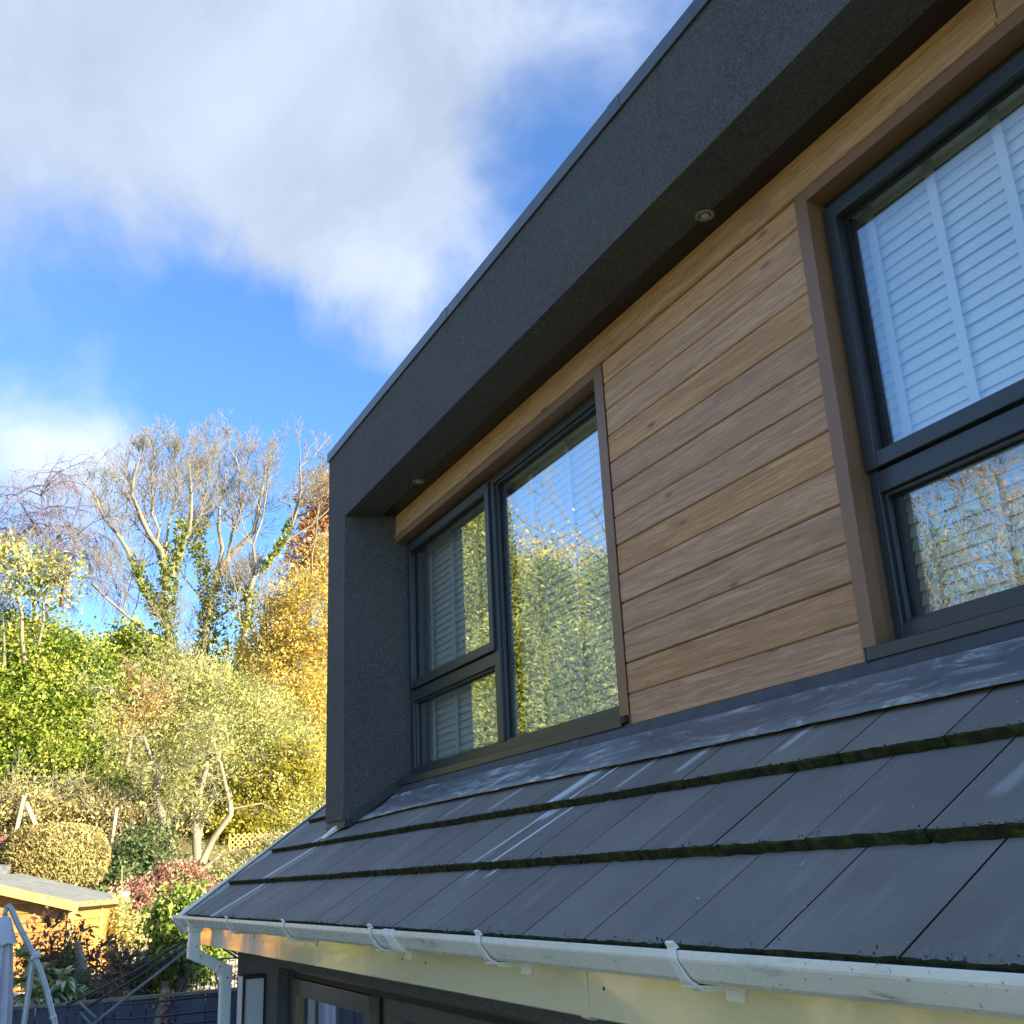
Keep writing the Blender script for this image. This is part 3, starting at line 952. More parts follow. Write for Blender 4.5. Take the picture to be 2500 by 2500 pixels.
# ---- white verge trim and bargeboard at the gable end
b = MB()
def slope_box(b, X0_, X1_, s0, s1, o0, o1):
    p = [RF(X0_, s0, o0), RF(X1_, s0, o0), RF(X1_, s1, o0), RF(X0_, s1, o0), RF(X0_, s0, o1), RF(X1_, s0, o1), RF(X1_, s1, o1), RF(X0_, s1, o1)]
    b.hexa(p)
slope_box(b, XV - 0.042, XV - 0.006, -0.02, 5.76, -0.165, -0.004)
b.hexa([RF(XV - 0.20, -0.06, -0.10), RF(XV - 0.001, -0.06, -0.10), RF(XV - 0.001, 1.3, -0.04), RF(XV - 0.062, 1.3, -0.04),
        RF(XV - 0.20, -0.06, 0.012), RF(XV - 0.001, -0.06, -0.010), RF(XV - 0.001, 1.3, -0.006), RF(XV - 0.062, 1.3, 0.004)])
barge = b.build('bargeboard', M['white_pvc'], house)
for i, (s0, s1) in enumerate(((-0.045, 0.92), (0.92, 2.5), (2.5, 4.2), (4.2, 5.76))):
    b = MB()
    slope_box(b, XV - 0.058 - 0.001 * (i % 2), XV - 0.0425, s0 + 0.003, s1, -0.030, 0.008)
    slope_box(b, XV - 0.058 - 0.001 * (i % 2), XV + 0.004, s0 + 0.003, s1, 0.008, 0.013)
    b.build('verge_trim', M['clean_pvc'], house)

# ---- fascia boards, soffit
for i, (x0, x1) in enumerate(((-3.60, 1.565), (1.569, XR))):
    prof = [(0.066, -0.180), (0.060, -0.176), (0.060, -0.020), (0.078, -0.020), (0.078, -0.163), (0.10, -0.165), (0.10, -0.180)]
    b = MB()
    b.prism_x(x0, x1, prof)
    fa = b.build('fascia', M['fascia'], house)
    for xx, z in (((0.30, -0.105), (0.52, -0.107), (-1.7, -0.11)) if i == 0 else ((1.66, -0.11), (2.55, -0.12), (3.7, -0.11))):
        MB().disc((xx, 0.0603, z), (0, -1, 0), 0.0045, 0.0012, 10).build('screw', M['screw'], fa)
b = MB()
b.prism_x(1.548, 1.586, [(0.0645, -0.1845), (0.0572, -0.179), (0.0572, -0.03), (0.0595, -0.03), (0.0595, -0.177), (0.066, -0.1815), (0.10, -0.182), (0.10, -0.1845)])
b.build('fascia_joint_cover', M['fascia'], house)
b = MB()
b.box(-3.60, XR, 0.079, 0.2995, -0.176, -0.166)
b.build('soffit_board', M['fascia'], house)
MB().box(-3.622, -3.6005, 0.058, 0.30, -0.182, -0.02).build('box_end', M['fascia'], house)

# ---- gutter: square-line profile in three lengths
def gprof(o=0.0, lip=0.0):
    return [(0.052 + 0 * o, -0.004 + lip), (0.052 + 0 * o, -0.052 - o), (0.040, -0.060 - o), (-0.036 - o, -0.060 - o), (-0.052 - o, -0.050 - o), (-0.078 - o, -0.017), (-0.080 - o, -0.012), (-0.080 - o, 0.002 + lip),
            (-0.074, 0.002 + lip), (-0.074, -0.015), (-0.048, -0.046), (-0.034, -0.055), (0.040, -0.055), (0.047, -0.050), (0.047, -0.004 + lip)]
gut = MB().prism_x(-3.16, 0.560, gprof()).build('gutter', M['white_pvc'], house, bevel=0.0015)
MB().prism_x(0.564, XR, gprof()).build('gutter', M['white_pvc'], house, bevel=0.0015)
# union: three ribs with pads
b = MB()
b.prism_x(0.530, 0.594, gprof(0.0025, 0.001))
b.prism_x(0.524, 0.534, gprof(0.0055, 0.004)); b.prism_x(0.5585, 0.5655, gprof(0.0050, 0.003)); b.prism_x(0.590, 0.600, gprof(0.0055, 0.004))
b.build('gutter_union', M['clean_pvc'], gut, bevel=0.001)
# outlet and stop end
b = MB()
b.prism_x(-3.46, -3.155, gprof(0.0030, 0.0015))
b.prism_x(-3.465, -3.452, gprof(0.0060, 0.004)); b.prism_x(-3.168, -3.156, gprof(0.0060, 0.004))
b.box(-3.262, -3.186, -0.050, 0.028, -0.090, -0.0605)
b.build('gutter_outlet', M['clean_pvc'], gut, bevel=0.001)
b = MB()
b.prism_x(-3.60, -3.4655, gprof())
b.prism_x(-3.62, -3.600, gprof(0.005, 0.004))
b.build('gutter_stop_end', M['clean_pvc'], gut)
# brackets: thin strap outside, gusset below, clip over the lip
for xb in (-1.937, -0.769, 0.383, 1.269, 2.175, 3.08, 3.98, 4.9, 5.8):
    b = MB()
    hw = 0.0135
    o1, o2 = 0.0015, 0.0050
    g1, g2 = gprof(o1), gprof(o2)
    outer = [(0.052, -0.060 - 0.018), (-0.030, -0.0605 - o2 - 0.010), (-0.046, -0.058 - o2), (-0.0560 - o2, -0.0500 - o2), (-0.0785 - o2, -0.0175), (-0.0805 - o2, -0.012), (-0.0805 - o2, 0.006), (-0.090, 0.015), (-0.086, 0.019), (-0.074, 0.006), (-0.0805 - o1, 0.0035), (-0.0805 - o1, -0.0125), (-0.0785 - o1, -0.0180), (-0.0535 - o1, -0.0505 - o1), (-0.036, -0.0610 - o1), (0.052, -0.0610 - o1)]
    # as strip quads between the outer and the inner line
    k_ = len(outer)
    b.prism_x(xb - hw, xb + hw, outer[::-1])
    b.add([(xb - hw - 0.002, -0.0605, -0.0625), (xb + 0.055, -0.020, -0.0625), (xb + 0.055, 0.050, -0.0625), (xb - hw - 0.002, 0.050, -0.0625),
           (xb - hw - 0.002, -0.056, -0.068), (xb + 0.052, -0.018, -0.066), (xb + 0.052, 0.050, -0.066), (xb - hw - 0.002, 0.050, -0.082)],
          [(0, 1, 2, 3), (7, 6, 5, 4), (0, 4, 5, 1), (1, 5, 6, 2), (2, 6, 7, 3), (3, 7, 4, 0)])
    b.box(xb - 0.028, xb + 0.028, 0.0505, 0.0595, -0.10, -0.03)
    b.build('gutter_bracket', M['clean_pvc'], gut, bevel=0.0008)

# ---- square downpipe with its swan neck
PX, PY0, PY1, PH = -3.224, -0.011, 0.190, 0.0325
dp = empty('downpipe', (PX, PY1, -2.45))
dp.parent = house
dp.location = Vector((PX, PY1, -2.45)) - wloc(house)
b = MB()
b.box(PX - PH, PX + PH, PY0 - PH, PY0 + PH, -0.205, -0.0905)
b.build('pipe_length', M['clean_pvc'], dp, bevel=0.004)
def sq_path(b, pts, h):
    """square section along a path in the YZ plane with mitred corners"""
    sec = []
    for i, (y, z) in enumerate(pts):
        d0 = Vector((pts[i][0] - pts[i - 1][0], pts[i][1] - pts[i - 1][1])).normalized() if i else None
        d1 = Vector((pts[i + 1][0] - y, pts[i + 1][1] - z)).normalized() if i < len(pts) - 1 else None
        t_ = ((d0 or d1) + (d1 or d0)).normalized()
        nrm = Vector((-t_.y, t_.x))
        cosn = abs(nrm.dot(Vector((-(d1 or d0).y, (d1 or d0).x))))
        o_ = nrm * (h / max(cosn, 0.3))
        sec.append(((y + o_.x, z + o_.y), (y - o_.x, z - o_.y)))
    vs = []
    for a_, c_ in sec:
        vs += [(PX - h, a_[0], a_[1]), (PX + h, a_[0], a_[1]), (PX + h, c_[0], c_[1]), (PX - h, c_[0], c_[1])]
    fs = [(0, 1, 2, 3)]
    for i in range(len(pts) - 1):
        for j in range(4):
            a_, c_ = i * 4 + j, i * 4 + (j + 1) % 4
            fs.append((a_, a_ + 4, c_ + 4, c_))
    n4 = (len(pts) - 1) * 4
    fs.append((n4 + 3, n4 + 2, n4 + 1, n4))
    b.add(vs, fs)
b = MB(); sq_path(b, [(PY0, -0.150), (PY0, -0.222), (PY0 + 0.045, -0.243)], PH + 0.003)
b.build('pipe_elbow', M['clean_pvc'], dp, bevel=0.003)
b = MB(); sq_path(b, [(PY0 + 0.040, -0.2405), (PY1 - 0.035, -0.310)], PH)
b.build('pipe_offset', M['clean_pvc'], dp, bevel=0.004)
b = MB(); sq_path(b, [(PY1 - 0.060, -0.300), (PY1, -0.328), (PY1, -0.395)], PH + 0.003)
b.build('pipe_elbow', M['clean_pvc'], dp, bevel=0.003)
b = MB()
b.box(PX - PH, PX + PH, PY1 - PH, PY1 + PH, -2.40, -0.390)
b.box(PX - 0.055, PX + 0.055, PY1 + PH, 0.2995, -1.0, -0.96)
b.build('pipe_length', M['clean_pvc'], dp, bevel=0.004)
for y_, z_, dx in ((PY0 + 0.012, -0.178, 0), (PY0 + 0.040, -0.235, 0), (PY1 - 0.045, -0.3015, 0), (PY1 + 0.006, -0.37, 0)):
    MB().disc((PX + PH + 0.0028, y_, z_), (1, 0, 0), 0.0045, 0.0022, 10).build('screw', M['screw'], dp)

# ---- wall light beside the doors
wlp = MB()
wlp.box(-2.735, -2.620, 0.165, 0.1685, -0.96, -0.325)
wlp.box(-2.735, -2.620, 0.2865, 0.2995, -0.96, -0.325)
wlp.box(-2.735, -2.620, 0.1685, 0.2865, -0.345, -0.325)
wlp.box(-2.735, -2.620, 0.1685, 0.2865, -0.96, -0.94)
wlp.box(-2.633, -2.620, 0.1686, 0.181, -0.94, -0.345)
wl_ = wlp.build('wall_light', M['black'], house, bevel=0.001)
MB().box(-2.728, -2.628, 0.1815, 0.286, -0.9395, -0.3455).build('diffuser', M['frosted'], wl_)
MB().box(-2.733, -2.622, 0.1615, 0.1648, -0.955, -0.33).build('front_plate', M['frosted'], wl_)

# ---- sliding doors under the eaves
b = MB()
b.box(-2.3595, -2.285, 0.36, 0.50, -2.43, -0.2755)
b.box(-2.285, 5.59, 0.36, 0.375, -0.3005, -0.2755)
b.box(-2.285, 5.59, 0.385, 0.50, -0.330, -0.2755)
b.box(5.52, 5.59, 0.36, 0.50, -2.43, -0.3005)
door = b.build('sliding_door', M['frame'], house, bevel=0.002)
MB().box(-2.285, 5.52, 0.3755, 0.3845, -0.3295, -0.2760).build('track_gap', M['gasket'], door)
dm = simple('door_frame_face', (0.12, 0.105, 0.075), 0.20, 0.05, spec=0.7)
for x0, x1, y0 in ((-2.284, -0.98, 0.365), (-0.98, 1.25, 0.430), (1.25, 3.4, 0.365), (3.4, 5.52, 0.430)):
    b = MB()
    zt = -0.333
    b.box(x0 + 0.0005, x0 + 0.075, y0, y0 + 0.055, -2.43, zt)
    b.box(x1 - 0.075, x1 - 0.0005, y0, y0 + 0.055, -2.43, zt)
    b.box(x0 + 0.075, x1 - 0.075, y0, y0 + 0.055, zt - 0.082, zt)
    b.box(x0 + 0.075, x1 - 0.075, y0, y0 + 0.055, -2.43, -2.33)
    leaf = b.build('door_leaf', dm, door, bevel=0.002)
    MB().box(x0 + 0.076, x1 - 0.076, y0 + 0.022, y0 + 0.030, -2.33, zt - 0.083).build('pane', M['glass'], door)
MB().box(-0.982, -0.965, 0.422, 0.4295, -2.43, -0.335).build('interlock', M['gasket'], door)
b = MB()
b.box(-3.1, 7.0, 3.8, 3.9, -2.45, 0.0)
b.box(-3.1, 7.0, 0.561, 3.8, -2.45, -2.44)
b.box(-3.1, 7.0, 0.561, 3.8, -0.15, -0.14)
b.build('room_lining', simple('lower_room', (0.12, 0.11, 0.10), 0.9, 0.1), house)

# ================================================================== VENETIAN BLINDS (hang inside the windows)
slat_me = {}


def make_blind(x0, x1, tapes, label, zb=0.80, tilt=75, lift=0.0):
    yb = 1.262
    o0 = CAM + 0.94 * (np.array(((x0 + x1) / 2, yb, zb)) - CAM)
    bl = empty('venetian_blind', tuple(o0), label, 'blind', 'white venetian blinds behind the dormer windows')
    MB().box(x0, x1, yb - 0.028, yb + 0.028, 2.262, 2.305).build('headrail', M['slat'], bl, k=True)
    MB().box(x0, x1, yb - 0.026, yb + 0.026, zb, zb + 0.016).build('bottom_rail', M['slat'], bl, k=True, bevel=0.002)
    key = round(x1 - x0, 3)
    # one slat: shallow curved section, shared by all of this width
    w_, n_, hw = (x1 - x0) * 0.94, 6, 0.0245 * 0.94
    vs, fs = [], []
    for sx in (-w_ / 2, w_ / 2):
        for sgn in (1, -1):
            for i in range(n_ + 1):
                q = -1 + 2 * i / n_
                y = q * hw
                z = 0.0022 * (1 - q * q) + sgn * 0.0013
                vs.append((sx, y, z))
    k_ = n_ + 1
    top0, bot0, top1, bot1 = 0, k_, 2 * k_, 3 * k_
    for i in range(n_):
        fs.append((top0 + i, top1 + i, top1 + i + 1, top0 + i + 1))
        fs.append((bot0 + i, bot0 + i + 1, bot1 + i + 1, bot1 + i))
    fs.append((top0, bot0, bot1, top1)); fs.append((top0 + n_, top1 + n_, bot1 + n_, bot0 + n_))
    me = bpy.data.meshes.new('slat')
    me.from_pydata(vs, [], fs)
    me.materials.append(M['slat'])
    me.update()
    z = zb + 0.040
    base = wloc(bl)
    while z < 2.258:
        c_ = CAM + 0.94 * (np.array(((x0 + x1) / 2, yb, z)) - CAM)
        o = bpy.data.objects.new('slat', me)
        COL.objects.link(o)
        o.parent = bl
        o.location = Vector(c_) - base
        o.rotation_euler = (rad(tilt + random.uniform(-1.2, 1.2)), rad(random.uniform(-0.08, 0.08)), 0)
        z += 0.0437
    for xt in tapes:
        b = MB()
        b.box(xt - 0.018, xt + 0.018, yb - 0.0245, yb - 0.0235, zb + 0.012, 2.27)
        b.build('ladder_tape', M['tape'], bl, k=True)
    return bl


make_blind(-2.42, -1.13, (-2.29, -1.93, -1.56, -1.20), 'white venetian blind behind the narrow two-part light beside the dormer post')
make_blind(-1.06, 0.20, (-0.81, -0.39, 0.02), 'white venetian blind behind the tall undivided pane beside the oak cladding')
make_blind(1.70, 4.36, (1.775, 2.04, 2.30, 2.70, 3.1, 3.5, 3.9), 'wide white venetian blind in the right-hand dormer window', zb=0.815)

# ================================================================== THE GARDEN
def ground_z(x, y):
    """height of the plot: low patio, retaining wall, terrace, then the wooded bank"""
    xs_ = [-400, -120, -70, -50, -40, -33, -27, -22, -17.5, -14, -8.35, -8.2, -7.95, 0, 30, 400]
    zs_ = [17, 15, 13, 10.0, 6.2, 3.2, 1.35, 0.15, -0.85, -1.25, -0.98, -0.95, -2.45, -2.45, -2.45, -2.45]
    z = np.interp(x, xs_, zs_)
    return z


gx = np.unique(np.concatenate([np.linspace(-400, -60, 18), np.linspace(-60, -20, 60), np.linspace(-20, -8.4, 60), [-8.34, -8.2, -7.96, -7.9], np.linspace(-7, 8, 10), np.linspace(10, 400, 12)]))
gy = np.unique(np.concatenate([np.linspace(-400, -30, 16), np.linspace(-30, 30, 150), np.linspace(30, 400, 16)]))
GX, GY = np.meshgrid(gx, gy, indexing='ij')
GZ = ground_z(GX, GY)
from mathutils import noise as mnoise
nzf = np.array([[mnoise.noise(Vector((x * 0.35, y * 0.35, 0))) for y in gy] for x in gx])
GZ = GZ + nzf * np.where(GX < -12, np.clip((-GX - 12) * 0.05, 0, 1.6), 0.02)
back = np.clip((-GY - 15) * 0.12, 0, 3.0)      # the plot also rises towards the far garden side
GZ = GZ + np.where(GX > -12, back, back * 0.3)
idx = np.arange(len(gx) * len(gy)).reshape(len(gx), len(gy))
gq = np.stack([idx[:-1, :-1], idx[1:, :-1], idx[1:, 1:], idx[:-1, 1:]], -1).reshape(-1, 4)
me = fast_mesh('ground', np.stack([GX, GY, GZ], -1).reshape(-1, 3), gq)
m, t, out = mat('ground_soil_grass')
pos = t.node('ShaderNodeNewGeometry').outputs['Position']
n = t.noise(pos, 0.8, 7, 0.65)
n2_ = t.noise(pos, 7.0, 5, 0.7)
c = t.ramp(n, [(0.3, (0.10, 0.09, 0.045)), (0.5, (0.17, 0.155, 0.06)), (0.7, (0.22, 0.17, 0.075))])
sx = t.node('ShaderNodeSeparateXYZ', i0=pos)
lawn = t.math('MULTIPLY', t.smooth(sx.outputs[0], -8.1, -7.8), t.smooth(sx.outputs[1], -2.6, -2.2, 1.0, 0.0))
c = t.mix(lawn, c, t.ramp(n2_, [(0.3, (0.05, 0.085, 0.02)), (0.7, (0.10, 0.14, 0.035))]))
gravel = t.node('ShaderNodeTexVoronoi', Vector=pos, Scale=14.0)
gcol = t.ramp(gravel.outputs['Color'], [(0.1, (0.28, 0.24, 0.17)), (0.9, (0.50, 0.44, 0.32))])
path = t.math('MULTIPLY', t.smooth(sx.outputs[0], -20.5, -17.5), t.smooth(sx.outputs[0], -8.6, -8.2, 1.0, 0.0))
path = t.math('MULTIPLY', path, t.smooth(t.math('ADD', sx.outputs[1], t.math('MULTIPLY', n, 2.0)), 1.6, 2.4))
c = t.mix(path, c, gcol)
pat = t.math('MULTIPLY', t.smooth(sx.outputs[0], -7.9, -7.85), t.smooth(sx.outputs[1], -2.4, -2.35))
c = t.mix(pat, c, t.ramp(n2_, [(0.3, (0.24, 0.22, 0.18)), (0.7, (0.34, 0.31, 0.26))]))
principled(t, out, Base_Color=c, Roughness=0.95, Normal=t.bump(n2_, 0.8, 0.05))
go = place('ground', me, m)
tag(go, kind='structure')


def gz(x, y):
    i = min(max(int(np.searchsorted(gx, x)) - 1, 0), len(gx) - 2)
    j = min(max(int(np.searchsorted(gy, y)) - 1, 0), len(gy) - 2)
    a, b_ = (x - gx[i]) / (gx[i + 1] - gx[i]), (y - gy[j]) / (gy[j + 1] - gy[j])
    return float((GZ[i, j] * (1 - a) + GZ[i + 1, j] * a) * (1 - b_) + (GZ[i, j + 1] * (1 - a) + GZ[i + 1, j + 1] * a) * b_)


def foot(P):
    return (float(P[0]), float(P[1]), gz(P[0], P[1]))


# ------------------------------------------------------------------ foliage and branches
def leaf_mesh(pts, size, tone, aspect=0.5, droop=0.0, normal_bias=None, rs=None, long_axis=None):
    """one folded rhombic leaf per point"""
    r = rs or rng
    n = len(pts)
    u = r.normal(0, 1, (n, 3))
    if long_axis is not None:
        u = u * 0.45 + long_axis
    u[:, 2] -= droop
    u /= np.linalg.norm(u, axis=1, keepdims=True)
    v = np.cross(u, r.normal(0, 1, (n, 3)))
    v /= np.linalg.norm(v, axis=1, keepdims=True) + 1e-9
    nn = np.cross(u, v)
    s = (size * np.clip(r.lognormal(-0.05, 0.38, n), 0.35, 2.1))[:, None]
    a = pts - u * s * 0.5
    c = pts + u * s * 0.5
    b1 = pts + v * s * aspect * 0.5 + nn * s * 0.10
    b2 = pts - v * s * aspect * 0.5 + nn * s * 0.10
    V = np.stack([a, b1, c, b2], 1).reshape(-1, 3)
    Q = np.arange(n * 4).reshape(n, 4)
    return V, Q, tone


def crown_points(blobs, n, clump=0.35, per=28, shell=0.55, rs=None, tone_lo=0.0, tone_hi=1.0):
    """blobs: (centre, (rx,ry,rz), weight). returns points gathered in clumps, with a tone per clump"""
    r = rs or rng
    wts = np.array([b_[2] for b_ in blobs], float)
    wts /= wts.sum()
    P, T = [], []
    for (c, rad_, _), w_ in zip(blobs, wts):
        k = max(1, int(n * w_ / per))
        d = r.normal(0, 1, (k, 3))
        d /= np.linalg.norm(d, axis=1, keepdims=True)
        rr_ = shell + (1 - shell) * r.random(k) ** 0.6
        rr_ = np.where(r.random(k) < 0.12, r.uniform(1.0, 1.18, k), rr_)
        cc = np.array(c) + d * rr_[:, None] * np.array(rad_)
        sz = clump * r.uniform(0.5, 1.3, k)
        m_ = r.poisson(per, k)
        ids = np.repeat(np.arange(k), m_)
        pp = cc[ids] + r.normal(0, 1, (len(ids), 3)) * sz[ids][:, None] * np.array((1, 1, 0.7))
        tt = np.clip(r.normal(0.5, 0.27, k)[ids] + r.normal(0, 0.13, len(ids)), 0, 1)
        P.append(pp); T.append(tt)
    P = np.concatenate(P); T = np.concatenate(T)
    sc_w = 2.2 / max(0.15, float(np.mean([b_[1][1] for b_ in blobs])))
    T = np.clip(T + 0.20 * np.sin(P[:, 1] * sc_w * 1.7 + 1) * np.cos(P[:, 2] * sc_w * 2.1 + P[:, 0]), 0, 1)
    return P, tone_lo + (tone_hi - tone_lo) * T


def leaf_object(name, parent, pts, tone, size, material, origin=None, **kw):
    V, Q, T = leaf_mesh(pts, size, tone, **kw)
    base = wloc(parent) if parent is not None else Vector(origin)
    V = V - np.array(base)
    me = fast_mesh(name, V, Q, {'tone': T})
    me.materials.append(material)
    o = bpy.data.objects.new(name, me)
    COL.objects.link(o)
    if parent is not None:
        o.parent = parent
    else:
        o.location = base
    return o


class Branches:
    def __init__(self):
        self.a, self.b, self.ra, self.rb_ = [], [], [], []
        self.tips = []
        self.poly = []

    def seg(self, a, b, ra, rb_):
        self.a.append(a); self.b.append(b); self.ra.append(ra); self.rb_.append(rb_)

    def line(self, pts, r0, r1, rs=None, wob=0.0):
        pts = [np.array(p, float) for p in pts]
        # resample with a little wobble so nothing is straight
        out_ = [pts[0]]
        for i in range(len(pts) - 1):
            L = np.linalg.norm(pts[i + 1] - pts[i])
            k = max(1, int(L / 0.5))
            for j in range(1, k + 1):
                q = pts[i] + (pts[i + 1] - pts[i]) * j / k
                if rs is not None and wob and not (j == k and i == len(pts) - 2):
                    q = q + rs.normal(0, wob, 3)
                out_.append(q)
        n = len(out_) - 1
        if r0 > 0.05:
            self.poly.append((out_, [r0 + (r1 - r0) * i / n for i in range(n + 1)]))
            return out_
        for i in range(n):
            self.seg(out_[i], out_[i + 1], r0 + (r1 - r0) * i / n, r0 + (r1 - r0) * (i + 1) / n)
        return out_

    def grow(self, p, d, L, r, depth, rs, up=0.25, spread=0.55, kids=5, nseg=5, shrink=0.55, rmin=0.007, wig=0.22):
        d = d / np.linalg.norm(d)
        pts = [p]
        step = L / nseg
        for i in range(nseg):
            d = d + rs.normal(0, wig, 3) * 0.5 + np.array((0, 0, up)) * 0.35
            d = d / np.linalg.norm(d)
            q = pts[-1] + d * step
            self.seg(pts[-1], q, max(rmin, r * (1 - i / nseg * 0.7)), max(rmin, r * (1 - (i + 1) / nseg * 0.7)))
            pts.append(q)
            if depth > 0 and i >= 1:
                for _ in range(rs.poisson(kids / (nseg - 1))):
                    s_ = rs.normal(0, 1, 3)
                    s_ -= d * s_.dot(d)
                    s_ /= np.linalg.norm(s_) + 1e-9
                    nd2 = d * (1 - spread * 0.6) + s_ * spread + np.array((0, 0, up * 0.5))
                    self.grow(q, nd2, L * shrink * rs.uniform(0.6, 1.15), max(rmin, r * 0.5), depth - 1, rs, up, spread, kids, max(3, nseg - 1), shrink, rmin, wig)
        if depth == 0:
            self.tips.append(pts[-1])
            self.tips.append(pts[len(pts) // 2])

    def build(self, name, parent, material, sides=4, origin=None, thick=0.03):
        a, b = np.array(self.a), np.array(self.b)
        ra, rb_ = np.array(self.ra), np.array(self.rb_)
        V, Q = [], []
        base = np.array(wloc(parent) if parent is not None else Vector(origin))
        off = 0
        for sel, ns in (((ra >= thick, 6), (ra < thick, 3)) if len(self.a) else ()):
            if not sel.any():
                continue
            A, B = a[sel], b[sel]
            d = B - A
            d /= np.linalg.norm(d, axis=1, keepdims=True) + 1e-9
            ref = np.tile(np.array((0.31, 0.17, 0.93)), (len(A), 1))
            u = np.cross(d, ref); u /= np.linalg.norm(u, axis=1, keepdims=True) + 1e-9
            v = np.cross(d, u)
            ang = np.arange(ns) * 2 * np.pi / ns
            ring = u[:, None, :] * np.cos(ang)[None, :, None] + v[:, None, :] * np.sin(ang)[None, :, None]
            lo = A[:, None, :] + ring * ra[sel][:, None, None]
            hi = B[:, None, :] + ring * rb_[sel][:, None, None]
            V.append(np.concatenate([lo, hi], 1).reshape(-1, 3))
            k = np.arange(ns)
            q = np.stack([k, (k + 1) % ns, (k + 1) % ns + ns, k + ns], -1)
            Q.append((np.arange(len(A)) * 2 * ns)[:, None, None] + q[None] + off)
            Q[-1] = Q[-1].reshape(-1, 4)
            off += len(A) * 2 * ns
        for pts, rr_ in self.poly:
            mbp = MB().tube(pts, rr_, 8, caps=False)
            q8 = np.array(mbp.f)
            V.append(np.array(mbp.v)); Q.append(q8 + off); off += len(mbp.v)
        me = fast_mesh(name, np.concatenate(V) - base, np.concatenate(Q))
        me.polygons.foreach_set('use_smooth', [True] * len(me.polygons))
        me.materials.append(material)
        o = bpy.data.objects.new(name, me)
        COL.objects.link(o)
        if parent is not None:
            o.parent = parent
        else:
            o.location = Vector(base)
        return o


def ell(px, py, rx, ry, D, dr=None, w_=None):
    """an ellipsoidal mass: centre seen at a pixel at distance D, radii given in photo pixels"""
    c = at(px, py, D)
    s = D / FPX
    a, b_ = rx * s, ry * s
    dr = dr if dr is not None else a * 0.8
    # view runs nearly along -X here, so Y is the width and X the depth
    return (c, (dr, a, b_), w_ if w_ is not None else rx * ry)


def limb(pts, D, jit=0.0, rs=None):
    return [at(x, y, D + (rs.uniform(-jit, jit) if rs is not None else 0)) for x, y in pts]


# ---- tall bare ash trees on the bank, ivy on their stems
def ash(label, D, stems, trunk_px, ivy_px, seed, kids=6, twigs=1.0, tops=None):
    stems = [([(x, y if y > 1400 else y + (1400 - y) * 0.10) for x, y in pp], r0, r1) for pp, r0, r1 in stems]
    rs = np.random.default_rng(seed)
    b0 = at(*trunk_px, D)
    root_ = empty('ash_tree', foot(b0), label, 'tree', 'bare ivy clad ash trees on the bank')
    br = Branches()
    base = np.array(foot(b0)) - np.array((0, 0, 0.4))
    ivy_pts = []
    for px_pts, r0, r1 in stems:
        P = limb(px_pts, D, 0.18, rs)
        if r0 > 0.2:
            P = [base] + P
        line = br.line(P, r0, r1, rs, 0.06)
        n = len(line)
        for i in range(2, n):
            f = i / n
            if f < 0.28:
                continue
            for _ in range(rs.poisson(2.1 * twigs)):
                d = line[i] - line[i - 1]
                d /= np.linalg.norm(d)
                s_ = rs.normal(0, 1, 3) * np.array((0.7, 1, 0.6))
                nd2 = d * 0.48 + s_ * 0.50 + np.array((0, 0, 0.42))
                br.grow(line[i], nd2, rs.uniform(1.4, 3.1) * (1.15 - 0.88 * f), max(0.018, 0.04 * (1 - f)), 2, rs, up=0.24, spread=0.6, kids=kids + 1, nseg=6, rmin=0.0052)
    br.build('trunk', root_, M['bark_pale'])
    # ivy sleeves
    ip = []
    for px_pts, rad_m, cnt in ivy_px:
        P = limb(px_pts, D - 0.1, 0.2, rs)
        for i in range(len(P) - 1):
            L = np.linalg.norm(P[i + 1] - P[i])
            k = int(cnt * 3.2 * L)
            t_ = rs.random(k)[:, None]
            bulge = 0.92 + 0.28 * np.sin(t_ * 9 + i * 2.1) * np.cos(t_ * 23 + i)
            d = rs.normal(0, 1, (k, 3)); d /= np.linalg.norm(d, axis=1, keepdims=True)
            ip.append(P[i] + (P[i + 1] - P[i]) * t_ + d * rad_m * bulge * (0.75 + 0.35 * rs.random((k, 1))))
    if ip:
        ip = np.concatenate(ip)
        leaf_object('ivy', root_, ip, np.clip(rs.normal(0.55, 0.22, len(ip)), 0, 1), 0.105, G_ivy, aspect=0.8, rs=rs)
    return root_


ash('tall bare ash at the left of the group, its trunk wrapped in ivy', 39.0, [
    ([(418, 1700), (410, 1560), (405, 1470)], 0.15, 0.115),
    ([(405, 1470), (385, 1330), (375, 1240), (372, 1160), (380, 1080)], 0.068, 0.016),
    ([(405, 1470), (404, 1380), (412, 1270), (438, 1180), (425, 1090)], 0.065, 0.016),
    ([(403, 1440), (395, 1340), (345, 1260), (322, 1180), (340, 1090)], 0.12, 0.03),
    ([(385, 1500), (355, 1430), (330, 1380), (290, 1290), (255, 1240), (228, 1180)], 0.14, 0.03),
    ([(420, 1410), (436, 1330), (462, 1290), (470, 1180), (460, 1100)], 0.11, 0.03),
    ([(395, 1560), (325, 1520), (262, 1455), (215, 1420), (195, 1370)], 0.068, 0.016)],
    (420, 1760), [([(418, 1720), (408, 1560), (406, 1470), (415, 1400)], 0.42, 110), ([(385, 1500), (358, 1440), (328, 1370)], 0.26, 90), ([(420, 1410), (436, 1330), (445, 1270)], 0.24, 80), ([(404, 1400), (398, 1330)], 0.22, 70)], 21)
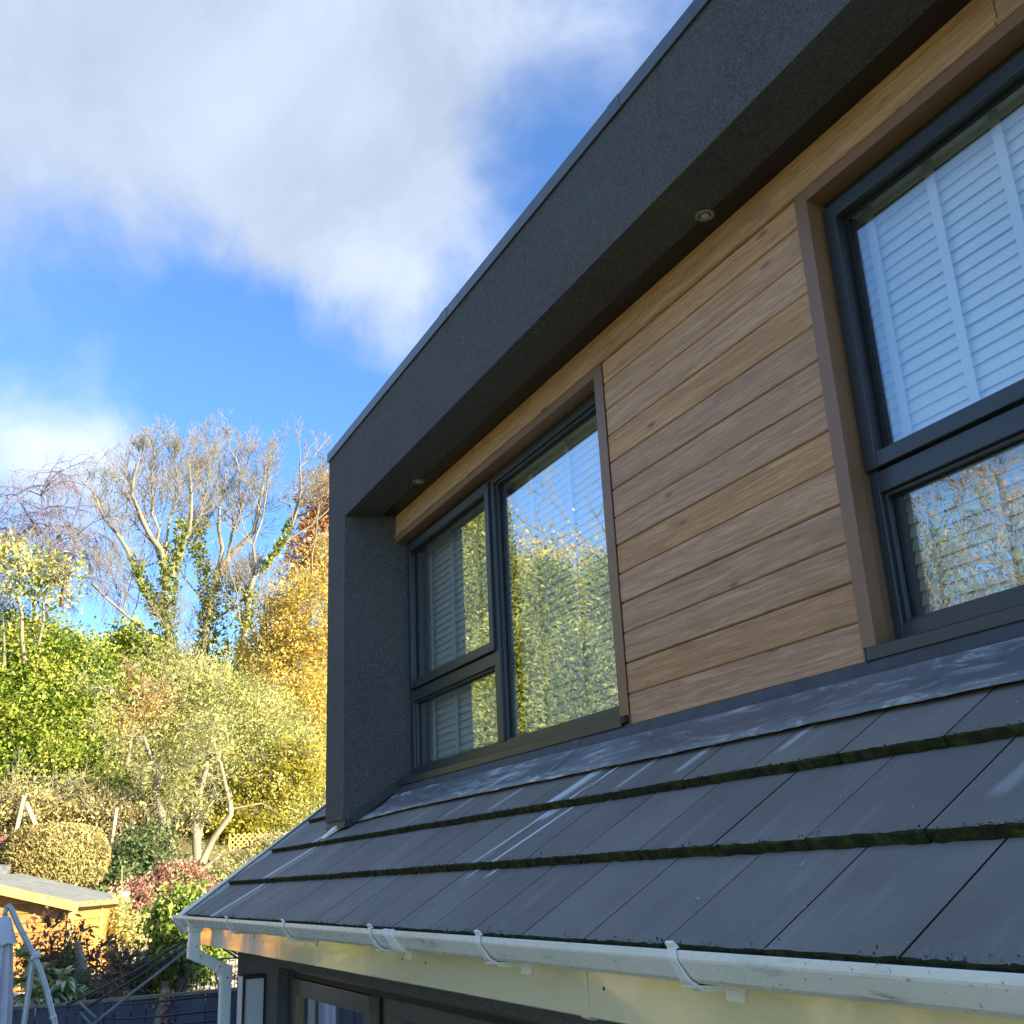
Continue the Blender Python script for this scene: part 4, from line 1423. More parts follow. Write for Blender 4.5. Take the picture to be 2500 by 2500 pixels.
ash('tall bare ash in the middle of the group with ivy to mid height', 41.0, [
    ([(475, 1700), (490, 1590), (515, 1480)], 0.155, 0.12),
    ([(515, 1480), (545, 1390), (565, 1300), (590, 1220), (585, 1130), (560, 1060)], 0.075, 0.016),
    ([(515, 1480), (500, 1400), (478, 1330), (490, 1250), (505, 1160), (520, 1070)], 0.065, 0.016),
    ([(540, 1410), (560, 1360), (612, 1290), (640, 1190), (648, 1110)], 0.12, 0.03),
    ([(530, 1440), (540, 1330), (535, 1230), (550, 1130)], 0.11, 0.03),
    ([(500, 1540), (560, 1490), (600, 1460), (640, 1440)], 0.06, 0.02),
    ([(515, 1480), (455, 1420), (430, 1360)], 0.05, 0.02)],
    (470, 1760), [([(472, 1720), (490, 1590), (512, 1490), (500, 1400), (478, 1330), (490, 1270)], 0.36, 110), ([(520, 1640), (545, 1480), (562, 1400)], 0.48, 80), ([(500, 1700), (530, 1600)], 0.6, 60)], 22)
ash('leaning bare ash at the right of the group, next to the roof', 40.0, [
    ([(585, 1640), (600, 1500), (618, 1410)], 0.13, 0.10),
    ([(618, 1410), (650, 1380), (690, 1320), (730, 1220), (750, 1170), (795, 1110)], 0.068, 0.016),
    ([(618, 1410), (625, 1320), (640, 1250), (655, 1150)], 0.065, 0.016),
    ([(718, 1250), (735, 1180), (730, 1110), (770, 1080)], 0.07, 0.02),
    ([(690, 1320), (760, 1270), (800, 1230)], 0.06, 0.02)],
    (580, 1740), [([(583, 1700), (600, 1510), (612, 1440)], 0.34, 90), ([(640, 1390), (690, 1320), (712, 1270)], 0.17, 80)], 23)
ash('thin bare tree behind the golden beech', 48.0, [
    ([(640, 1640), (645, 1560), (650, 1470)], 0.18, 0.05), ([(642, 1600), (612, 1540), (600, 1470)], 0.09, 0.03), ([(645, 1570), (680, 1510), (690, 1450)], 0.08, 0.03)],
    (640, 1700), [], 24)


# ---- weeping birches beyond
def birch(label, D, stems, trunk_px, seed):
    rs = np.random.default_rng(seed)
    b0 = at(*trunk_px, D)
    root_ = empty('birch_tree', foot(b0), label, 'tree', 'weeping birches at the top left')
    br = Branches()
    for i, (pp, r0, r1) in enumerate(stems):
        P = limb(pp, D, 0.8, rs)
        if i == 0:
            P = [np.array(foot(b0))] + P
        line = br.line(P, r0, r1, rs, 0.05)
        for j in range(3, len(line)):
            for _ in range(rs.poisson(2.2)):
                d = rs.normal(0, 1, 3) * np.array((0.8, 1, 0.2)) + np.array((0, 0, 0.8))
                br.grow(line[j], d, rs.uniform(1.4, 3.0), 0.03, 2, rs, up=-0.42, spread=0.5, kids=8, nseg=6, rmin=0.0065, wig=0.2)
    br.build('trunk', root_, M['bark_birch'])


birch('weeping birch with bare purple twigs, its crown the highest at the left', 48.0, [([(80, 1560), (95, 1360), (112, 1280), (100, 1210)], 0.075, 0.016), ([(100, 1300), (60, 1240), (40, 1210)], 0.07, 0.02), ([(150, 1480), (165, 1370), (190, 1320), (175, 1290)], 0.10, 0.02)], (80, 1700), 31)
birch('weeping birch at the extreme left edge', 50.0, [([(-60, 1560), (-30, 1370), (-20, 1240)], 0.075, 0.016), ([(-25, 1300), (10, 1290), (25, 1340)], 0.07, 0.02)], (-60, 1700), 32)


def leafy(name, label, cat, D, blobs, n, size, material, trunk=None, clump=0.35, per=26, aspect=0.5, shell=0.5, seed=1, bark='bark_mid', tone=(0, 1), group=None, twig_n=0, foot_px=None, droop=0.0, extra=None):
    rs = np.random.default_rng(seed)
    P, T = crown_points(blobs, n, clump, per, shell, rs, *tone)
    if foot_px is not None:
        f_ = foot(at(*foot_px, D))
    else:
        c = np.array(blobs[0][0])
        f_ = foot(c)
    root_ = empty(name, f_, label, cat, group)
    zg = np.array([f_[2]] * len(P))
    keep = P[:, 2] > zg - 0.6
    P, T = P[keep], T[keep]
    leaf_object('crown', root_, P, T, size, material, aspect=aspect, rs=rs, droop=droop)
    br = Branches()
    base = np.array(f_)
    c0 = np.array(blobs[0][0])
    if trunk:
        for pp, r0, r1 in trunk:
            L_ = br.line(limb(pp, D, 0.3, rs), r0, r1, rs, 0.03)
    else:
        br.line([base - np.array((0, 0, 0.2)), (base + c0) / 2 + rs.normal(0, 0.1, 3), c0], 0.09, 0.03, rs, 0.03)
    for c, rad_, _ in blobs:
        for _k in range(max(2, twig_n // len(blobs))):
            d = rs.normal(0, 1, 3); d[2] = abs(d[2]) * 0.7 + 0.3
            d /= np.linalg.norm(d)
            st = np.array(c) + d * np.array(rad_) * rs.uniform(0.0, 0.5)
            br.grow(st, d, float(np.mean(rad_)) * rs.uniform(0.5, 0.9), 0.02, 1, rs, up=0.15, spread=0.6, kids=4, nseg=5, rmin=0.006)
    br.build('trunk', root_, M[bark])
    return root_


# big evergreen mass at the left
leafy('evergreen_tree', 'broad bright green tree with dark gaps at the left edge', 'tree', 31.0,
      [ell(60, 1610, 120, 100, 31), ell(120, 1710, 150, 120, 31), ell(20, 1790, 130, 160, 30), ell(190, 1640, 65, 80, 31), ell(60, 1880, 140, 90, 29.5), ell(150, 1830, 90, 90, 30)],
      78000, 0.092, G_bright, clump=0.34, per=46, aspect=0.62, shell=0.6, seed=41, twig_n=60)
leafy('sapling', 'sparse yellow green sapling sticking up above the evergreen tree', 'tree', 30.0,
      [ell(60, 1400, 110, 75, 30), ell(130, 1430, 60, 50, 30), ell(15, 1350, 40, 40, 30)], 2300, 0.11, G_lime, trunk=[([(60, 1620), (50, 1500), (40, 1360)], 0.06, 0.015), ([(90, 1620), (110, 1470), (130, 1360)], 0.05, 0.012), ([(10, 1640), (8, 1520)], 0.05, 0.02)],
      clump=0.22, per=12, aspect=0.55, shell=0.15, seed=42, twig_n=90, bark='bark_mid')
# mid shrubs on the bank
leafy('willow_shrub', 'wide lime green shrub thicket in the middle of the bank', 'shrub', 33.0,
      [ell(470, 1760, 190, 130, 33), ell(330, 1830, 110, 110, 33), ell(600, 1800, 150, 130, 32.5), ell(430, 1660, 110, 60, 34), ell(260, 1960, 110, 90, 31), ell(680, 1930, 110, 130, 31), ell(540, 1930, 160, 110, 32)],
      96000, 0.075, G_lime, clump=0.30, per=30, aspect=0.5, shell=0.62, seed=43, twig_n=160)
leafy('holly_bush', 'dark green holly standing left of the ivy clad trunks', 'shrub', 35.0,
      [ell(330, 1610, 60, 65, 35), ell(300, 1560, 30, 30, 35), ell(360, 1680, 60, 60, 35)], 7000, 0.12, G_ivy, clump=0.24, per=26, aspect=0.7, shell=0.5, seed=44)
leafy('beech_tree', 'golden orange beech beside the house corner, the brightest autumn tree', 'tree', 36.0,
      [ell(730, 1640, 110, 110, 36), ell(690, 1510, 60, 70, 36.5), ell(770, 1500, 90, 110, 36), ell(750, 1800, 110, 150, 35), ell(640, 1600, 60, 60, 37), ell(790, 1370, 40, 70, 36.5, None, 900), ell(780, 1960, 110, 110, 33)],
      66000, 0.080, G_gold, clump=0.28, per=26, aspect=0.62, shell=0.55, seed=45, twig_n=160, trunk=[([(745, 1900), (740, 1600), (760, 1400), (780, 1230)], 0.068, 0.016)])
leafy('oak_tree', 'thinly leaved copper brown tree rising behind the dormer post', 'tree', 42.0,
      [ell(790, 1280, 60, 110, 42), ell(760, 1390, 60, 70, 42), ell(820, 1200, 50, 60, 42)], 5200, 0.16, G_copper, clump=0.34, per=12, aspect=0.6, shell=0.25, seed=46, twig_n=120, bark='bark_pale',
      trunk=[([(800, 1600), (795, 1300), (820, 1150)], 0.15, 0.04)])
leafy('maple_tree', 'small copper leaved tree glowing through the apple tree branches', 'tree', 34.0,
      [ell(500, 1880, 70, 60, 34.3), ell(520, 1960, 60, 50, 34)], 4500, 0.12, G_gold, clump=0.25, per=20, aspect=0.6, shell=0.4, seed=47)
leafy('bramble_thicket', 'brown green bramble thicket low on the bank behind the bronze hedge', 'shrub', 27.5,
      [ell(60, 2000, 150, 70, 27.5), ell(230, 2020, 110, 70, 27.5), ell(340, 2060, 90, 70, 27)], 15000, 0.085, G_hedge, clump=0.20, per=24, aspect=0.45, shell=0.55, seed=48, twig_n=160, tone=(0.0, 1.0), bark='bark_pale')
leafy('laurel_bush', 'yellow green bushes on the slope below the evergreen tree', 'shrub', 29.0,
      [ell(150, 1950, 140, 50, 29), ell(330, 1960, 80, 60, 29), ell(20, 1960, 60, 60, 29)], 12000, 0.105, G_lime, clump=0.2, per=26, aspect=0.55, shell=0.6, seed=49, tone=(0.0, 0.7), twig_n=60)
leafy('dark_shrub', 'low dark green shrubs in shade below the apple tree', 'shrub', 25.5,
      [ell(310, 2110, 80, 45, 25.5), ell(400, 2130, 60, 40, 25.5), ell(260, 2150, 50, 40, 25), ell(365, 2060, 50, 40, 26)], 9000, 0.085, G_dark, clump=0.16, per=26, aspect=0.4, shell=0.5, seed=50)

leafy('hawthorn_bush', 'brownish half bare bush left of the middle of the thicket', 'shrub', 31.5,
      [ell(330, 1720, 70, 60, 31.5), ell(250, 1790, 50, 40, 31.0), ell(300, 1660, 40, 40, 31.5)], 4200, 0.08, G_copper, clump=0.25, per=9, aspect=0.5, shell=0.2, seed=51, twig_n=140, bark='bark_pale')
leafy('field_maple', 'bright yellow low bush against the bottom of the golden beech', 'shrub', 30.5,
      [ell(640, 1950, 70, 70, 30.5), ell(720, 1880, 60, 70, 30.5), ell(590, 2010, 50, 40, 30.2)], 9000, 0.085, G_yellow, clump=0.24, per=18, aspect=0.6, shell=0.35, seed=52, twig_n=90, bark='bark_pale')
leafy('ivy_scramble', 'yellow green climber half hiding the lattice trellis', 'shrub', 26.8,
      [ell(660, 2070, 45, 30, 26.8), ell(600, 2120, 45, 30, 26.8), ell(560, 2140, 40, 25, 26.6)], 1500, 0.07, G_lime, clump=0.16, per=9, aspect=0.6, shell=0.1, seed=53, twig_n=60, bark='bark_pale')

# gnarled apple tree with a haze of bare twigs
rs = np.random.default_rng(60)
D_A = 27.0
ap = empty('apple_tree', foot(at(470, 2165, D_A)), 'gnarled multi stemmed apple tree with pale bare trunks in front of the thicket', 'tree')
br = Branches()
lines = []
for pp, r0, r1 in (([(440, 2160), (418, 2080), (395, 1995), (375, 1950), (380, 1900), (368, 1850), (352, 1800)], 0.13, 0.035), ([(485, 2170), (480, 2080), (475, 2000), (480, 1940), (500, 1880), (505, 1850)], 0.12, 0.04),
                   ([(485, 2165), (488, 2060), (500, 1990), (530, 1940)], 0.07, 0.02), ([(492, 2110), (520, 2040), (560, 1990), (568, 1960), (550, 1920), (540, 1860), (527, 1845)], 0.09, 0.03),
                   ([(505, 1850), (527, 1842), (520, 1800)], 0.06, 0.02), ([(475, 2010), (440, 1985), (405, 1960), (360, 1965)], 0.03, 0.012), ([(485, 2130), (540, 2090), (600, 2070), (650, 2040)], 0.045, 0.015),
                   ([(395, 1995), (340, 1960), (320, 1900)], 0.03, 0.01), ([(568, 1975), (640, 1960), (700, 2000)], 0.03, 0.01)):
    L_ = br.line(limb(pp, D_A, 0.25, rs), r0, r1, rs, 0.03)
    for j in range(3, len(L_)):
        for _ in range(rs.poisson(1.5)):
            d = rs.normal(0, 1, 3) + np.array((0, 0, 0.25))
            br.grow(L_[j], d, rs.uniform(0.6, 1.8), 0.014, 2, rs, up=0.02, spread=0.75, kids=7, nseg=5, rmin=0.0045, wig=0.4)
br.build('trunk', ap, M['bark_pale'])
tp = np.array(br.tips)
tp = np.repeat(tp[rs.random(len(tp)) < 0.7], 3, 0) + rs.normal(0, 0.09, (int((rs.random(1) * 0) + 0) or 1, 3))
leaf_object('leaf_sprays', ap, tp + rs.normal(0, 0.08, tp.shape), np.clip(rs.normal(0.5, 0.25, len(tp)), 0, 1), 0.085, G_lime, aspect=0.45, rs=rs)

# clipped bronze hedge dome
rs = np.random.default_rng(61)
D_H = 24.0
hc = at(133, 2095, D_H)
s_ = D_H / FPX
hd = empty('clipped_hedge', foot(hc), 'rounded clipped hedge with bronze yellow leaves behind the shed roof', 'hedge')
k = 34000
u_ = rs.normal(0, 1, (k, 3)); u_ /= np.linalg.norm(u_, axis=1, keepdims=True)
e_ = 0.62                                   # superellipsoid: flatter top and sides than a ball
u_ /= (np.abs(u_) ** 2.9).sum(1, keepdims=True) ** (1 / 2.9)
lump = 1 + 0.035 * np.sin(u_[:, 1] * 6 + 1) * np.cos(u_[:, 2] * 5) + rs.normal(0, 0.018, k)
hp = hc + u_ * np.array((88 * s_, 106 * s_, 69 * s_)) * (lump - 0.05 * rs.random(k) ** 2)[:, None]
leaf_object('crown', hd, hp, np.clip(rs.normal(0.5, 0.2, k) + 0.15 * np.sin(hp[:, 1] * 3), 0, 1), 0.062, G_hedge, aspect=0.55, rs=rs)
b = MB()
# twiggy core keeps the dome opaque
rows = []
for i in range(9):
    th_ = math.pi * i / 8
    rows.append([(hc[0] + 62 * s_ * math.sin(th_) * math.cos(2 * math.pi * j / 16), hc[1] + 92 * s_ * math.sin(th_) ** 0.7 * math.sin(2 * math.pi * j / 16), hc[2] + 50 * s_ * math.cos(th_)) for j in range(16)])
b.add(sum(rows, []), [(i * 16 + j, i * 16 + (j + 1) % 16, (i + 1) * 16 + (j + 1) % 16, (i + 1) * 16 + j) for i in range(8) for j in range(16)])
b.build('trunk', simple('hedge_core', (0.03, 0.025, 0.012), 0.95, 0.3), hd, smooth=True)

# red shrubs and the laurel by the roof corner
leafy('red_shrub', 'domed pinkish red shrub beneath the apple tree', 'shrub', 22.5, [ell(440, 2165, 62, 52, 22.5), ell(405, 2200, 40, 45, 22.5), ell(470, 2200, 45, 40, 22.5)], 14000, 0.058, G_red, clump=0.11, per=26, aspect=0.4, shell=0.72, seed=70, twig_n=60, bark='twig_red', group='red leaved shrubs')
leafy('red_shrub', 'smaller rusty red shrub right behind the shed corner', 'shrub', 20.5, [ell(325, 2215, 42, 55, 20.5), ell(350, 2250, 40, 40, 20.5), ell(300, 2240, 25, 45, 20.5)], 9000, 0.06, G_red, clump=0.10, per=22, aspect=0.4, shell=0.55, seed=71, twig_n=70, bark='twig_red', group='red leaved shrubs', tone=(0.0, 0.85))
leafy('laurel_shrub', 'leafy bright green laurel right beside the white roof corner', 'shrub', 15.0, [ell(450, 2235, 62, 50, 15), ell(440, 2290, 50, 55, 15), ell(475, 2330, 45, 45, 15), ell(520, 2280, 60, 60, 15.3)], 9500, 0.075, G_laurel, clump=0.12, per=16, aspect=0.5, shell=0.5, seed=72, twig_n=30)
leafy('euphorbia_clump', 'low yellow green plants at the foot of the shed corner post', 'plant', 18.3, [ell(318, 2265, 30, 28, 18.3), ell(330, 2290, 22, 20, 18.3), ell(284, 2230, 8, 45, 18.4, 0.1)], 3200, 0.05, G_lime, clump=0.08, per=18, aspect=0.55, shell=0.3, seed=73, tone=(0.5, 1.0))
leafy('wild_rose', 'twiggy thin shrub behind the metal railing', 'shrub', 15.2, [ell(320, 2400, 70, 40, 15.2), ell(300, 2350, 40, 30, 15.2), ell(480, 2395, 30, 35, 15.6), ell(510, 2385, 30, 30, 15.6)], 2600, 0.05, G_dark, clump=0.12, per=8, aspect=0.4, shell=0.1, seed=74, twig_n=120, tone=(0.3, 1.0))
# plants in front of the shed
leafy('berberis_shrub', 'tall purple brown shrub in front of the shed gable', 'shrub', 13.4, [ell(120, 2350, 60, 40, 13.4), ell(125, 2265, 40, 30, 13.4, None, 420), ell(60, 2340, 35, 40, 13.4, None, 500), ell(170, 2400, 60, 45, 13.3), ell(225, 2345, 45, 30, 13.4, None, 600), ell(200, 2275, 30, 20, 13.4, None, 150), ell(250, 2310, 50, 12, 13.4, None, 220), ell(235, 2440, 60, 30, 13.2)],
      3400, 0.054, G_purple, clump=0.11, per=10, aspect=0.38, shell=0.2, seed=75, twig_n=40, bark='twig_red')
leafy('juniper_shrub', 'olive green feathery shrub among the purple branches', 'shrub', 13.0, [ell(186, 2300, 12, 22, 13.0, 0.1), ell(170, 2345, 20, 28, 13.0, 0.15), ell(195, 2405, 45, 32, 13.0, 0.3)], 1700, 0.042, G_dark, clump=0.07, per=24, aspect=0.25, shell=0.3, seed=76, tone=(0.3, 1))

# large-leaved variegated plants spilling over the fence: each rosette leaf is an arching blade
rs = np.random.default_rng(77)


def rosette(b, c, n, L, w_, rs):
    for i in range(n):
        a = rs.uniform(0, 2 * math.pi)
        el0 = rs.uniform(0.1, 1.3)
        l_ = L * rs.uniform(0.65, 1.1)
        p = np.array(c, float)
        d = np.array((math.cos(a) * math.cos(el0), math.sin(a) * math.cos(el0), math.sin(el0)))
        side = np.array((-math.sin(a), math.cos(a), 0))
        L1, R1, C1 = [], [], []
        for k_ in range(6):
            f = k_ / 5
            ww = w_ * math.sin(math.pi * min(1, 0.12 + 0.88 * f)) ** 0.8 * 0.5 if k_ < 5 else 0.001
            C1.append(p.copy()); L1.append(p + side * ww + np.array((0, 0, ww * 0.35))); R1.append(p - side * ww + np.array((0, 0, ww * 0.35)))
            p = p + d * l_ / 5
            d = d + np.array((0, 0, -0.32)); d /= np.linalg.norm(d)
        vs = L1 + C1 + R1
        fs = []
        for k_ in range(5):
            fs.append((k_, k_ + 1, 6 + k_ + 1, 6 + k_)); fs.append((6 + k_, 6 + k_ + 1, 12 + k_ + 1, 12 + k_))
        b.add(vs, fs)


hosta = empty('laurel_plant', foot(at(120, 2440, 12.55)), 'long leaved cream and green plant spilling over the blue fence beside the parasol', 'plant')
for (px, py, D, n) in ((60, 2400, 12.5, 26), (95, 2385, 12.6, 28), (150, 2400, 12.4, 34), (75, 2440, 12.35, 30), (120, 2440, 12.35, 34), (165, 2430, 12.4, 26), (105, 2455, 12.3, 20), (50, 2340, 12.8, 16), (190, 2440, 12.5, 16)):
    b = MB()
    rosette(b, at(px, py, D), n, 0.24, 0.062, rs)
    o = b.build('leaf_rosette', G_varieg, hosta)
    at_ = o.data.attributes.new('tone', 'FLOAT', 'FACE')
    tn = np.repeat(rs.uniform(0.15, 1.0, n), 10)
    at_.data.foreach_set('value', tn.astype(np.float32))

# climber hanging on the fence
leafy('hanging_creeper', 'thin red tinged creeper hanging over the blue fence', 'plant', 12.0, [ell(400, 2432, 16, 10, 12.0, 0.06), ell(395, 2460, 7, 22, 12.0, 0.05), ell(396, 2492, 9, 8, 12.0, 0.05)], 420, 0.035, G_red, clump=0.03, per=8, aspect=0.4, shell=0.1, seed=78, twig_n=0)

# dense wood on the bank: so thick nobody could count it
rs = np.random.default_rng(80)
pts = []
k = 60000
xx = rs.uniform(-66, -29, k)
yy = rs.uniform(-16, 34, k)
zz_ = np.interp(xx, gx, GZ[:, len(gy) // 2])
hh = 0.6 + 1.6 * (np.sin(xx * 0.9) * np.cos(yy * 0.8) * 0.5 + 0.5)
P = np.stack([xx, yy, zz_ + rs.random(k) ** 0.7 * hh], -1)
leaf_object('bank_undergrowth', None, P, np.clip(0.45 + 0.25 * np.sin(yy * 0.7) + rs.normal(0, 0.18, k), 0, 1), 0.19, G_lime, origin=(-40, 3, 4), aspect=0.6, rs=rs)
tag(bpy.data.objects['bank_undergrowth'], 'tangled yellow green undergrowth covering the bank', kind='stuff')

# low ground cover on the terrace
rs = np.random.default_rng(81)
k = 16000
xx = rs.uniform(-27, -17.5, k); yy = rs.uniform(-6, 9, k)
msk = (np.sin(xx * 1.7 + 1) * np.cos(yy * 1.3) > -0.45)
xx, yy = xx[msk], yy[msk]
zz_ = np.interp(xx, gx, ground_z(gx, 0))
P = np.stack([xx, yy, zz_ + rs.random(len(xx)) * 0.28], -1)
leaf_object('ground_cover', None, P, np.clip(rs.normal(0.45, 0.25, len(xx)), 0, 1), 0.10, G_lime, origin=(-22, 2, -0.6), aspect=0.4, rs=rs)
tag(bpy.data.objects['ground_cover'], 'scrubby low plants on the terrace below the bank', kind='stuff')

# ------------------------------------------------------------------ conifers and trees on the garden side (seen in the glass)
def mirror_at(px, py, D):
    """where something stands that the dormer glass shows at this pixel, D metres along the reflected sight line"""
    d = pxdir(px, py)
    yg = 1.0
    t_ = (yg - CAM[1]) / d[1]
    h = CAM + d * t_
    d2 = d * np.array((1, -1, 1))
    return h + d2 * max(D - t_, 0.5)


def conifer(label, c_px, D, top_py, half_px, seed, n=14000, mat_=None):
    rs = np.random.default_rng(seed)
    top = mirror_at(c_px, top_py, D)
    f_ = (float(top[0]), float(top[1]), gz(top[0], top[1]))
    root_ = empty('conifer', f_, label, 'tree', 'golden green conifers along the garden side')
    H = top[2] - f_[2]
    R_ = 1.35 * half_px * D / FPX
    br = Branches()
    br.line([np.array(f_), np.array((top[0], top[1], top[2] - 0.1))], 0.13, 0.01)
    P, A_ = [], []
    nb = int(n * 4.0 / 46)
    for i in range(nb):
        f = rs.random() ** 0.8
        z = f_[2] + 0.1 + f * (H - 0.15)
        rr_ = R_ * (1 - f) ** 0.45 * rs.uniform(0.65, 1.15) * (1 + 0.18 * math.sin(5 * f * 6.28 + seed)) + 0.05
        a = rs.uniform(0, 2 * math.pi)
        d = np.array((math.cos(a), math.sin(a), 0.25))
        st = np.array((top[0], top[1], z))
        en = st + d * rr_
        k = rs.poisson(46)
        t_ = 0.45 + 0.6 * rs.random(k)
        pp = st + (en - st) * t_[:, None] + rs.normal(0, 0.10, (k, 3)) * np.array((1, 1, 1.5))
        P.append(pp); A_.append(np.tile(d + np.array((0, 0, 0.3)), (k, 1)))
    P = np.concatenate(P); A_ = np.concatenate(A_)
    leaf_object('crown', root_, P, np.clip(rs.normal(0.55, 0.22, len(P)), 0, 1), 0.062, mat_ or G_conifer, aspect=0.45, rs=rs, long_axis=A_)
    br.build('trunk', root_, M['bark_mid'])


conifer('tallest golden green conifer, mirrored at the left of the big pane', 1180, 20.0, 1230, 110, 90, 16000)
conifer('golden green conifer mirrored in the middle of the big pane', 1330, 19.0, 1390, 120, 91, 17000)
conifer('golden green conifer mirrored at the right of the big pane', 1480, 18.5, 1380, 110, 92, 17000)
conifer('rounded golden conifer low in front of the taller ones', 1400, 16.5, 1560, 130, 93, 17000)
conifer('rounded golden conifer mirrored beside the dormer post', 1230, 17.0, 1530, 120, 94, 16000)
conifer('conifer beyond the right end of the row, mirrored behind the oak cladding', 1640, 18.5, 1500, 120, 95, 13000)
conifer('conifer at the end of the row nearest the patio', 1830, 18.5, 1640, 120, 96, 12000)
# broad yellow green tree filling in behind the conifers
for seed_, lab_, spots in ((141, 'broad yellow green tree behind the conifer row, seen only in the dormer glass', ((1150, 1440), (1290, 1480), (1430, 1470), (1540, 1450), (1360, 1600))), (142, 'rounded lime green tree behind the end of the conifer row, seen only in the glass', ((1640, 1520), (1760, 1600), (1880, 1660)))):
    Pm = [mirror_at(x, y, 23.0) for x, y in spots]
    rs = np.random.default_rng(seed_)
    fm_ = foot(Pm[1])
    tm = empty('broadleaf_tree', fm_, lab_, 'tree')
    Pp, Tt = crown_points([(p, (1.3, 1.3, 1.1), 1) for p in Pm] + [(p - np.array((0, 0, 1.9)), (1.4, 1.4, 1.4), 1) for p in Pm], 26000, 0.3, 30, 0.5, rs)
    leaf_object('crown', tm, Pp, Tt, 0.09, G_lime, aspect=0.55, rs=rs)
    br = Branches(); br.line([np.array(fm_), Pm[1]], 0.16, 0.04)
    br.build('trunk', tm, M['bark_mid'])
# autumn tree showing above the conifers in the glass, bare tree at its right
P0 = [mirror_at(x, y, 22.0) for x, y in ((1245, 1350), (1290, 1335), (1335, 1350), (1370, 1400))]
rs = np.random.default_rng(97)
f_ = foot(P0[1])
tr_o = empty('autumn_oak', f_, 'orange leaved oak on the garden side, mirrored above the conifers', 'tree')
Pp, Tt = crown_points([(p, (0.8, 0.8, 0.6), 1) for p in P0] + [(P0[1] - np.array((0, 0, 1.6)), (1.1, 1.1, 1.2), 2)], 1500, 0.22, 16, 0.2, rs)
leaf_object('crown', tr_o, Pp, Tt, 0.08, G_gold, aspect=0.6, rs=rs)
br = Branches(); br.line([np.array(f_), P0[1]], 0.16, 0.04)
br.build('trunk', tr_o, M['bark_mid'])


def bare(label, px, py, D, seed, mat_k='bark_pale', L=2.2, leaves=None, nleaf=0, size=0.09, kids=6, spread=0.6, cat='tree', name='bare_tree', n0=7, up=0.2, depth=3):
    rs = np.random.default_rng(seed)
    top = mirror_at(px, py, D)
    f_ = foot(top)
    root_ = empty(name, f_, label, cat)
    br = Branches()
    H = top[2] - f_[2]
    line = br.line([np.array(f_), np.array((top[0], top[1], f_[2] + H * 0.45)), np.array((top[0] + 0.3, top[1] - 0.2, f_[2] + H * 0.75))], 0.11, 0.03, rs, 0.05)
    for j in range(2, len(line)):
        for _ in range(rs.poisson(n0 / 4)):
            br.grow(line[j], rs.normal(0, 1, 3) + np.array((0, 0, 0.8)), L * rs.uniform(0.6, 1.1) * H / 5, 0.035, depth, rs, up=up, spread=spread, kids=kids, nseg=5, rmin=0.006)
    br.build('trunk', root_, M[mat_k])
    if leaves is not None:
        tp = np.array(br.tips)
        tp = np.repeat(tp, max(1, nleaf // max(1, len(tp))), 0)
        tp = tp + rs.normal(0, 0.09, tp.shape)
        leaf_object('crown', root_, tp, np.clip(rs.normal(0.5, 0.25, len(tp)), 0, 1), size, leaves, aspect=0.5, rs=rs)
    return root_


bare('bare pale tree mirrored at the right edge of the big pane', 1520, 1230, 24.0, 98, L=2.4, kids=5)
bare('bare tree with a few brown leaves, mirrored low in the right window', 2300, 1290, 15.0, 101, 'bark_mid', leaves=G_copper, nleaf=900, size=0.06, L=1.5, kids=5, n0=12)
bare('small leaved evergreen tree mirrored at the right of the right window', 2500, 1120, 15.0, 102, 'bark_mid', leaves=G_ivy, nleaf=9000, size=0.065, L=1.15, kids=5, n0=9)
bare('tufted bamboo like shrub mirrored at the lower left of the right window', 2200, 1350, 13.0, 103, 'bark_pale', leaves=G_dark, nleaf=4500, size=0.06, L=1.1, kids=4, n0=10, up=0.6, name='bamboo_shrub', cat='shrub')
# rough hedge between them, mirrored in doors and gutter board
rs = np.random.default_rng(104)
k = 26000
hx = rs.uniform(-7.5, 6.5, k)
hy = -10.5 + rs.normal(0, 0.45, k) + 0.25 * np.sin(hx * 2)
hz = -2.45 + rs.random(k) * (1.9 + 0.25 * np.sin(hx * 1.3))
P = np.stack([hx, hy, hz], -1)
hg = empty('garden_hedge', (-0.5, -10.5, -2.45), 'loose yellowing hedge along the far side of the lawn', 'hedge')
leaf_object('crown', hg, P, np.clip(rs.normal(0.6, 0.22, k), 0, 1), 0.12, G_lime, aspect=0.5, rs=rs)
MB().box(-7.4, 6.4, -10.75, -10.25, -2.45, -0.9).build('trunk', simple('hedge_core', (0.03, 0.028, 0.012), 0.95, 0.3), hg)

# ------------------------------------------------------------------ blue board fence on its retaining wall
def board_mat(name, c0, c1, c2, rough=0.6):
    m, t, out = mat(name)
    oc = t.node('ShaderNodeTexCoord').outputs['Object']
    rnd = t.node('ShaderNodeObjectInfo').outputs['Random']
    p0 = t.vmath('ADD', oc, t.node('ShaderNodeCombineXYZ', i0=t.math('MULTIPLY', rnd, 31.0), i1=t.math('MULTIPLY', rnd, 13.0), i2=t.math('MULTIPLY', rnd, 7.0)).outputs[0])
    n = t.noise(t.vmath('MULTIPLY', p0, (6.0, 6.0, 6.0)), 1.0, 6, 0.7, 0.6)
    c = t.ramp(n, [(0.3, c0), (0.55, c1), (0.75, c2)])
    c = t.node('ShaderNodeHueSaturation', Value=t.smooth(rnd, 0, 1, 0.82, 1.14), Color=c).outputs[0]
    principled(t, out, Base_Color=c, Roughness=rough, Normal=t.bump(n, 0.3, 0.004))
    return m


